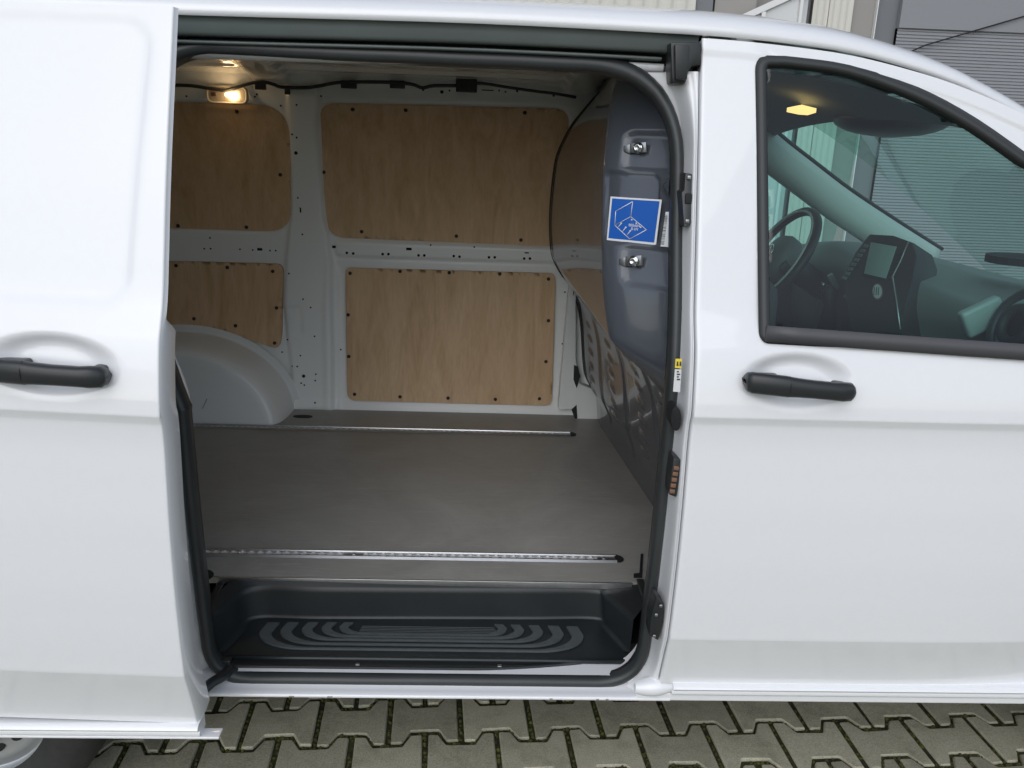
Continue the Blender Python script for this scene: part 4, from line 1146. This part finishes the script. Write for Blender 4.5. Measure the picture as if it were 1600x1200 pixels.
def inkline(pts, wd, m, parent, name='diagram_line', closed=False):
    q = [np.array(plane_at(a, b, pS+nc*.0014, nc)) for a, b in pts]
    if closed: q.append(q[0])
    for q0, q1 in zip(q[:-1], q[1:]): sweep(name, [q0, q1], [(-wd, -.0002), (wd, -.0002), (wd, .0002), (-wd, .0002)], m, parent, up=tuple(nc))
inkline([(988.5, 315), (962, 330), (960.5, 352), (985.5, 338.5), (988.5, 315)], .0008, WHITE, stk)
inkline([(960.5, 352), (985.5, 338.5), (1010, 359), (984, 373.5), (960.5, 352)], .0008, WHITE, stk)
for a, b in ((968, 352), (975, 358.5), (982, 364)):
    inkline([(a-2.5, b+3.5), (a+2.5, b-3)], .0009, WHITE, stk, 'arrow_line')
    inkline([(a+1.8, b-2.2), (a+3.4, b-4)], .0019, WHITE, stk, 'arrow_head')
for a, b in ((987, 343.5), (994, 349), (1001, 355)): inkline([(a-1, b), (a+1, b+.3)], .0018, WHITE, stk, 'anchor_dot')
def text_on(body, px, py, size, m, parent):
    c = bpy.data.curves.new('load_text', 'FONT'); c.body = body; c.size = size; c.extrude = .0002; c.align_x = 'CENTER'; c.align_y = 'CENTER'
    tmp = bpy.data.objects.new('load_text', c); col.objects.link(tmp)
    dg = bpy.context.evaluated_depsgraph_get(); me = bpy.data.meshes.new_from_object(tmp.evaluated_get(dg))
    bpy.data.objects.remove(tmp); o = bpy.data.objects.new('load_text', me); col.objects.link(o); me.materials.append(m); o.parent = parent
    p = plane_at(px, py, pS+nc*.0014, nc); z = Vector(nc); x = Vector((0, 0, 1)).cross(z).normalized(); y = z.cross(x)
    mt = Matrix((x, y, z)).transposed().to_4x4(); mt.translation = Vector(p); o.matrix_world = mt
    return o
text_on('800daN', 991, 352.5, .0092, WHITE, stk); text_on('8 kN', 991.5, 358, .0092, WHITE, stk)
bl_ = prism('barcode_label', [plane_at(a, b, pS+nc*.014, nc) for a, b in [(1040, 331), (1047, 331), (1044, 386), (1032, 385)]], nc*-.0006, WHITE, van)
for k in range(22):
    yy_ = 336+k*2.15; h_ = random.choice((.5, .8, 1.1)); xo_ = 1039-(yy_-331)*.13
    prism('barcode_bar', [plane_at(a, b, pS+nc*.0148, nc) for a, b in [(xo_, yy_), (xo_+5, yy_+.2), (xo_+5, yy_+h_+.2), (xo_, yy_+h_)]], nc*-.0003, INK, bl_)
# fixing brackets with bolts
for (a, b) in ((990, 231), (983, 408)):
    p, nb = bulk_at(a+4, b); c0 = p+nc*.014
    P0 = lambda x_, y_: plane_at(x_, y_, c0, nc)
    br = prism('bracket', [P0(a-6, b-7), P0(a+19, b-9), P0(a+19, b+7), P0(a-6, b+8)], nc*-.006, STEEL, van, .001)
    prism('bracket_foot', [P0(a-6, b-6), P0(a-6, b+8), P0(a-16, b+5), P0(a-16, b-3)], nc*-.008-np.array([0, 0, .004]), STEEL, br, .001)
    q = P0(a+8, b); V = []; Fc = []; x = np.cross([0, 0, 1], nc); 
    for r_, h_ in ((.013, .001), (.013, .004), (.0095, .0045), (.0085, .009), (.005, .0095), (.0045, .006), (.0002, .006)):
        V += [q+x*r_*math.cos(6.283*i/12)+np.array([0, 0, 1])*r_*math.sin(6.283*i/12)+nc*h_ for i in range(12)]
    for k in range(6):
        for i in range(12): Fc.append((k*12+i, k*12+(i+1) % 12, (k+1)*12+(i+1) % 12, (k+1)*12+i))
    mesh('bolt', V, Fc, CHROME, br)
# rest of the load bay shell: rear doors, near side behind the sliding door
box('rear_doors', (-2.72, CENTRE, 1.15), (.06, 1.78, 1.5), INNER, van)
box('near_inner_wall', (-1.66, -.05, 1.18), (1.95, .02, 1.34), INNER, van)

# ---- outer far side --------------------------------------------------------------------------------------------------
xs = np.arange(-2.7, 2.45, .05); zs = zcol(.42, 1.86, .04)
X, Z = np.meshgrid(xs, zs, indexing='ij')
fw_poly = [(.60, 1.24), (1.50, 1.20), (1.50, 1.50), (1.20, 1.665), (.95, 1.76), (.60, 1.80)]
Zt = Z
keepz = None
Xa, Za, kp = snap_keep(X, Zt, lambda a, b: sd_poly(a, b, fw_poly), .05)
kk = (Za < zg(Xa)+.001); kp = kp & (kk[:-1, :-1] & kk[1:, :-1] & kk[1:, 1:] & kk[:-1, 1:])
kp = kp & ~((X[:-1, :-1] > 1.45) & (Z[:-1, :-1] > 1.12))
grid('far_side_panel', np.stack([Xa, mirror(yo(Za)+frontdy(Xa)), Za], -1), PAINT, van, keep=kp)
X2, Z2 = np.meshgrid(np.arange(.58, 1.52, .05), np.arange(1.18, 1.82, .05), indexing='ij')
fwin = grid('far_window', np.stack([X2, mirror(yo(Z2)+frontdy(X2))-.012, Z2], -1)[:, :, :], SIDEGLASS, van)

# ---- cab -------------------------------------------------------------------------------------------------------------
# inner faces: door trim, far door trim, headliner, floor, front
box('door_trim', (.98, yof(1.1)+.10, .85), (1.05, .05, .74), DASHD, van, .01)
box('far_door_trim', (.98, mirror(yof(1.1))-.09, .86), (1.05, .05, .72), DASHD, van, .01)
box('cab_floor', (1.42, CENTRE, .53), (1.5, 1.7, .03), DASHD, van)
rows = []
for x in np.linspace(.50, 1.08, 16):
    z0 = float(zg(x))-.055
    rows.append([(x, .02+(1.37)*t, z0+.045*math.sin(math.pi*t)**.7-.06*max(0, x-.98)) for t in np.linspace(0, 1, 22)])
liner = grid('headliner', np.array(rows), HEAD, van)
box('cab_back_wall', (.47, CENTRE, 1.70), (.01, 1.36, .36), HEAD, van)
# cab dome lamp and overhead console / mirror foot
p = at(1252, 176, .72)
cl = prism('cab_lamp', [at(a, b, Y_) for a, b, Y_ in [(1229, 175, .66), (1252, 170, .80), (1275, 176, .70), (1262, 180, .60), (1248, 179, .60)]], (0, 0, .012), CABLAMP, van)
rows = []
c0 = at(1402, 188, .70)
for t in np.linspace(0, math.pi, 12):
    rows.append([(c0[0]-.02+.16*math.cos(t), c0[1]+.20*math.sin(t)*math.cos(a)*.9, c0[2]+.055*math.sin(t)*math.sin(a)*.9) for a in np.linspace(0, 2*math.pi, 18)])
grid('mirror_console', np.array(rows), DASHD, van)
# windscreen header band (dark)
V = []; Fc = []
for i, t in enumerate(np.linspace(0, 1, 12)):
    for x in (.96, 1.10):
        a = roof_point(x, cross[6][0], cross[6][1]); V.append((x+.03*math.sin(math.pi*t), a[1]+.0+(mirror(a[1])-a[1])*t, a[2]-.014+.022*math.sin(math.pi*t)))
for i in range(11): Fc.append((2*i, 2*i+1, 2*i+3, 2*i+2))
mesh('windscreen_header', V, Fc, DASHD, van)
# inner trim of the far windscreen pillar
path = smooth_path([at(1150, 190, 1.37), at(1200, 236, 1.38), at(1250, 275, 1.39), at(1310, 320, 1.41), at(1380, 366, 1.43), at(1450, 410, 1.44)], 5)
sweep('pillar_trim', path, [(-.066, .0), (-.06, -.03), (-.02, -.048), (.03, -.045), (.06, -.025), (.066, .0), (0, .02)], CABG, van, up=(0, 1, 0))
sweep('far_windscreen_pillar', [p+np.array([0, .05, .02]) for p in path], circle(.052, 10, .04), PAINT, van, up=(0, 1, 0))
sweep('windscreen_seal', [p+np.array([.045, -.01, .055]) for p in path], circle(.007, 6), RUBBER, van, up=(0, 1, 0))
# dashboard: upper shell as a swept surface across the cab
def dash_profile(y):
    """(x,z) points from the windscreen base back to the driver and down"""
    t = (y-.0)/1.4
    hump = math.exp(-((y-1.12)/.25)**2)           # instrument hood
    mid = math.exp(-((y-.68)/.20)**2)             # centre stack
    z0 = 1.265+.020*hump
    x0 = 1.27-.07*mid-.04*hump
    return [(2.0, 1.13), (1.75, 1.275), (1.55, 1.305+.01*hump), (1.40, 1.308+.035*hump+.03*mid), (x0+.04, 1.295+.05*hump+.045*mid), (x0, z0+.02+.04*mid), (x0-.012, z0-.03), (x0+.0, z0-.09), (x0+.01, z0-.16), (x0+.03, z0-.28), (x0+.10, z0-.45), (x0+.15, .60)]
rows = []
for y in np.linspace(-.09, 1.50, 60):
    pr = [np.array([x, y, z]) for x, z in dash_profile(y)]
    rows.append(np.array(smooth_path(pr, 4)))
dash = grid('dashboard', np.array(rows), DASH, van, flip=True, label='dark grey dashboard seen through the side window')
# centre stack: housing, screen, button strips, vent, gear lever
def stack_plane(px, py): return plane_at(px, py, np.array([1.165, .65, 1.33]), np.array([-.86, -.28, .42])/np.linalg.norm([-.86, -.28, .42]))
SN = np.array([-.86, -.28, .42]); SN /= np.linalg.norm(SN)
hs_ = prism('stack_housing', [stack_plane(a, b) for a, b in [(1358, 365), (1395, 367), (1425, 378), (1432, 400), (1425, 440), (1408, 500), (1405, 535), (1330, 535), (1322, 480), (1318, 430), (1335, 395)]], -SN*.10, DASHD, dash, .008)
def sp(pts, d): return [stack_plane(a, b)+SN*d for a, b in pts]
prism('screen', sp([(1362, 379), (1402, 386), (1385, 436), (1351, 428)], .004), -SN*.003, SCREEN, dash, .001)
prism('screen_bezel', sp([(1358, 374), (1408, 382), (1389, 441), (1346, 431)], .002), -SN*.004, BLACK, dash, .002)
for k in range(8):
    t = k/7; a = 1352-t*34; b = 382+t*50
    prism('button', sp([(a, b), (a+7, b+1), (a+4, b+6), (a-3, b+5)], .004), -SN*.004, mat('button_grey', (.16, .17, .17), .45), dash, .001)
for k in range(6):
    t = k/5; a = 1404-t*14; b = 394+t*38
    prism('button', sp([(a, b), (a+8, b+1), (a+6, b+5), (a-2, b+4)], .004), -SN*.004, BLACK, dash, .001)
sweep('trim_line', sp([(1421, 378), (1408, 410), (1396, 433), (1402, 470), (1408, 515)], .004), circle(.0025, 6), mat('trim_silver', (.45, .47, .46), .35, .8), dash)
# round airbag sticker
cpx = [(1372+7*math.cos(t), 456+11*math.sin(t)) for t in np.linspace(0, 6.283, 20, endpoint=False)]
prism('round_sticker', sp(cpx, .004), -SN*.001, mat('tag_grey', (.55, .57, .56), .5), dash)
prism('round_sticker_rim', sp([(1372+8.5*math.cos(t), 456+13*math.sin(t)) for t in np.linspace(0, 6.283, 20, endpoint=False)], .003), -SN*.001, mat('tag_red', (.28, .10, .07), .5), dash)
for k in range(3): sweep('sticker_mark', sp([(1368+k*3.5, 450), (1367+k*3.5, 462)], .005), circle(.001, 5), INK, dash)
# gear lever knob, key, console details
g0 = at(1300, 455, .95)
kb = sweep('gear_lever', [g0+np.array([0, 0, -.16]), g0+np.array([.0, 0, -.05]), g0+np.array([-.01, 0, .0]), g0+np.array([-.012, 0, .02])], circle(1, 12), DASHD, dash, up=(0, 1, 0), scale=[(.035, .035), (.022, .022), (.026, .026), (.014, .014)])
p = at(1285, 450, .93); box('lever_trim', tuple(p), (.012, .02, .035), CHROME, dash, .005)
p = at(1302, 440, .95); box('ignition_key', tuple(p), (.022, .012, .06), mat('key_grey', (.30, .31, .31), .35, .5), dash, .004, rot=Matrix.Rotation(-.6, 3, 'Y'))
p = at(1340, 472, .70); box('cup_holder_edge', tuple(p), (.09, .03, .012), mat('edge_grey', (.2, .22, .22), .4), dash, .004, rot=Matrix.Rotation(.35, 3, 'Y'))
# passenger side details: glovebox seam, end vent, dash top tray
sweep('glovebox_seam', smooth_path([at(1448, 471, .48), at(1515, 490, .36), at(1560, 499, .26), at(1575, 480, .20), at(1600, 455, .14)], 4), circle(.0025, 6), DARK, dash)
vc = at(1598, 512, -.02); n_ = 28
for r_, th, m_ in ((.085, .014, DASHD), (.062, .010, mat('vent_ring', (.22, .25, .245), .35)), (.040, .012, DARK)):
    V = []; Fc = []
    ax = np.array([-.9, -.1, .3]); ax /= np.linalg.norm(ax); e1 = np.cross(ax, [0, 0, 1]); e1 /= np.linalg.norm(e1); e2 = np.cross(e1, ax)
    sweep('vent_ring', [vc+ax*(.02 if r_ < .06 else 0)+e1*r_*math.cos(6.283*i/n_)+e2*r_*math.sin(6.283*i/n_) for i in range(n_)], circle(th, 8), m_, dash, closed=True, up=tuple(ax))
prism('vent_disc', [vc-ax*.012+e1*.06*math.cos(6.283*i/n_)+e2*.06*math.sin(6.283*i/n_) for i in range(n_)], -ax*.01, DARK, dash)
p = at(1535, 495, .10); box('window_switch_panel', tuple(p), (.10, .03, .07), mat('panel_pale', (.30, .33, .32), .4), dash, .01, rot=Matrix.Rotation(-.5, 3, 'Y'))
tc_ = at(1602, 404, .38)
prism('dash_tray', [tc_+np.array([-.0+.10*math.cos(t), .09*math.sin(t), .006]) for t in np.linspace(0, 6.283, 20, endpoint=False)], (0, 0, -.02), DARK, dash)
# steering wheel
sw = empty('steering_wheel', tuple(at(1216, 402, 1.10))); sw.parent = van
ax = np.array([-.86, -.06, .50]); ax /= np.linalg.norm(ax); e1 = np.cross([0, 0, 1.], ax); e1 /= np.linalg.norm(e1); e2 = np.cross(ax, e1)
def swp(r_, t, h=0): return e1*r_*math.cos(t)+e2*r_*math.sin(t)+ax*h
sweep('rim', [swp(.188, 6.283*i/40) for i in range(40)], circle(.0155, 10), DASHD, sw, closed=True, up=tuple(ax))
sweep('rim_painted_glint', [swp(.180, 6.283*i/40, .0150) for i in range(40)], circle(.0045, 6), mat('painted_glint', (.62, .64, .64), .3), sw, closed=True, up=tuple(ax))  # pale ring paints in the glint along the wheel rim
V = []; Fc = []
prof = [(.085, -.03), (.088, 0), (.075, .025), (.045, .038), (.001, .042)]
for r_, h in prof: V += [swp(r_, 6.283*i/20, h) for i in range(20)]
for k in range(4):
    for i in range(20): Fc.append((k*20+i, k*20+(i+1) % 20, (k+1)*20+(i+1) % 20, (k+1)*20+i))
mesh('hub', V, Fc, DASH, sw)
sweep('hub_emblem_ring', [swp(.026, 6.283*i/24, .043) for i in range(24)], circle(.0025, 6), CHROME, sw, closed=True, up=tuple(ax))
for t in (math.pi/2, math.pi/2+2.094, math.pi/2+4.188): sweep('emblem_spoke', [swp(.001, t, .044), swp(.025, t, .044)], circle(.0022, 6), CHROME, sw, up=tuple(ax))
for t in (-.25, math.pi+.25, -1.9, -1.24): sweep('spoke', [swp(.06, t, .0), swp(.12, t, .01), swp(.182, t, 0)], circle(.018, 8, .008), DASHD, sw, up=tuple(ax))
sweep('column', [swp(0, 0, -.01), swp(0, 0, -.22)], circle(.045, 12), DASHD, sw, up=(0, 1, 0))
# seats (below the window line, backs against the bulkhead)
def seat(y, wd):
    s = empty('seat', (.75, y, .56)); s.parent = van
    box('cushion', (.12, 0, .20), (.48, wd, .16), SEATM, s, .05); box('backrest', (-.13, 0, .50), (.12, wd, .62), SEATM, s, .05, rot=None)
    box('headrest', (-.155, 0, .87), (.09, .26, .16), SEATM, s, .035)
seat(1.15, .48); seat(.22, .48)

# ---- wheels ------------------------------------------------------------------------------------------------------------
def wheel(x, y, sgn):
    wv_ = empty('wheel', (x, y, WZ)); wv_.parent = van; RK = 1.05
    n = 48
    def lathe(name, prof, m, sh=True):
        V = []; Fc = []
        for r_, d in prof: V += [((r_*RK if name == 'rim' else r_)*math.cos(6.283185*i/n), sgn*d, (r_*RK if name == 'rim' else r_)*math.sin(6.283185*i/n)) for i in range(n)]
        for k in range(len(prof)-1):
            for i in range(n): Fc.append((k*n+i, k*n+(i+1) % n, (k+1)*n+(i+1) % n, (k+1)*n+i))
        return mesh(name, V, Fc, m, wv_)
    lathe('tyre', [(.205, .02), (.232, -.004), (.252, -.012), (.285, -.010), (.312, .006), (.327, .028), (.331, .06), (.331, .16), (.322, .19), (.29, .212), (.21, .20)], TYRE)
    lathe('rim', [(.212, .006), (.221, .002), (.222, .010), (.214, .016), (.207, .018), (.203, .034), (.196, .050), (.192, .052), (.180, .047), (.165, .046), (.150, .052), (.120, .040), (.10, .030), (.085, .028), (.070, .034), (.058, .05), (.055, .03), (.03, .026), (.001, .026)], WHEELM)
    rot = random.random()
    for k in range(14):
        t = rot+6.283185*k/14; o = [(.150*math.cos(t)+.014*math.cos(a)*math.cos(t)-.021*math.sin(a)*math.sin(t), sgn*.0465, .150*math.sin(t)+.014*math.cos(a)*math.sin(t)+.021*math.sin(a)*math.cos(t)) for a in np.linspace(0, 6.283, 14, endpoint=False)]
        prism('vent_hole', o, (0, sgn*.008, 0), DARK, wv_)
    for k in range(5):
        t = 6.283185*k/5; box('wheel_nut', (.076*math.cos(t), sgn*.026, .076*math.sin(t)), (.018, .02, .018), STEEL, wv_, .004)
wheel(WX, -.165, 1); wheel(2.0, -.165, 1); wheel(WX, mirror(-.165), -1); wheel(2.0, mirror(-.165), -1)
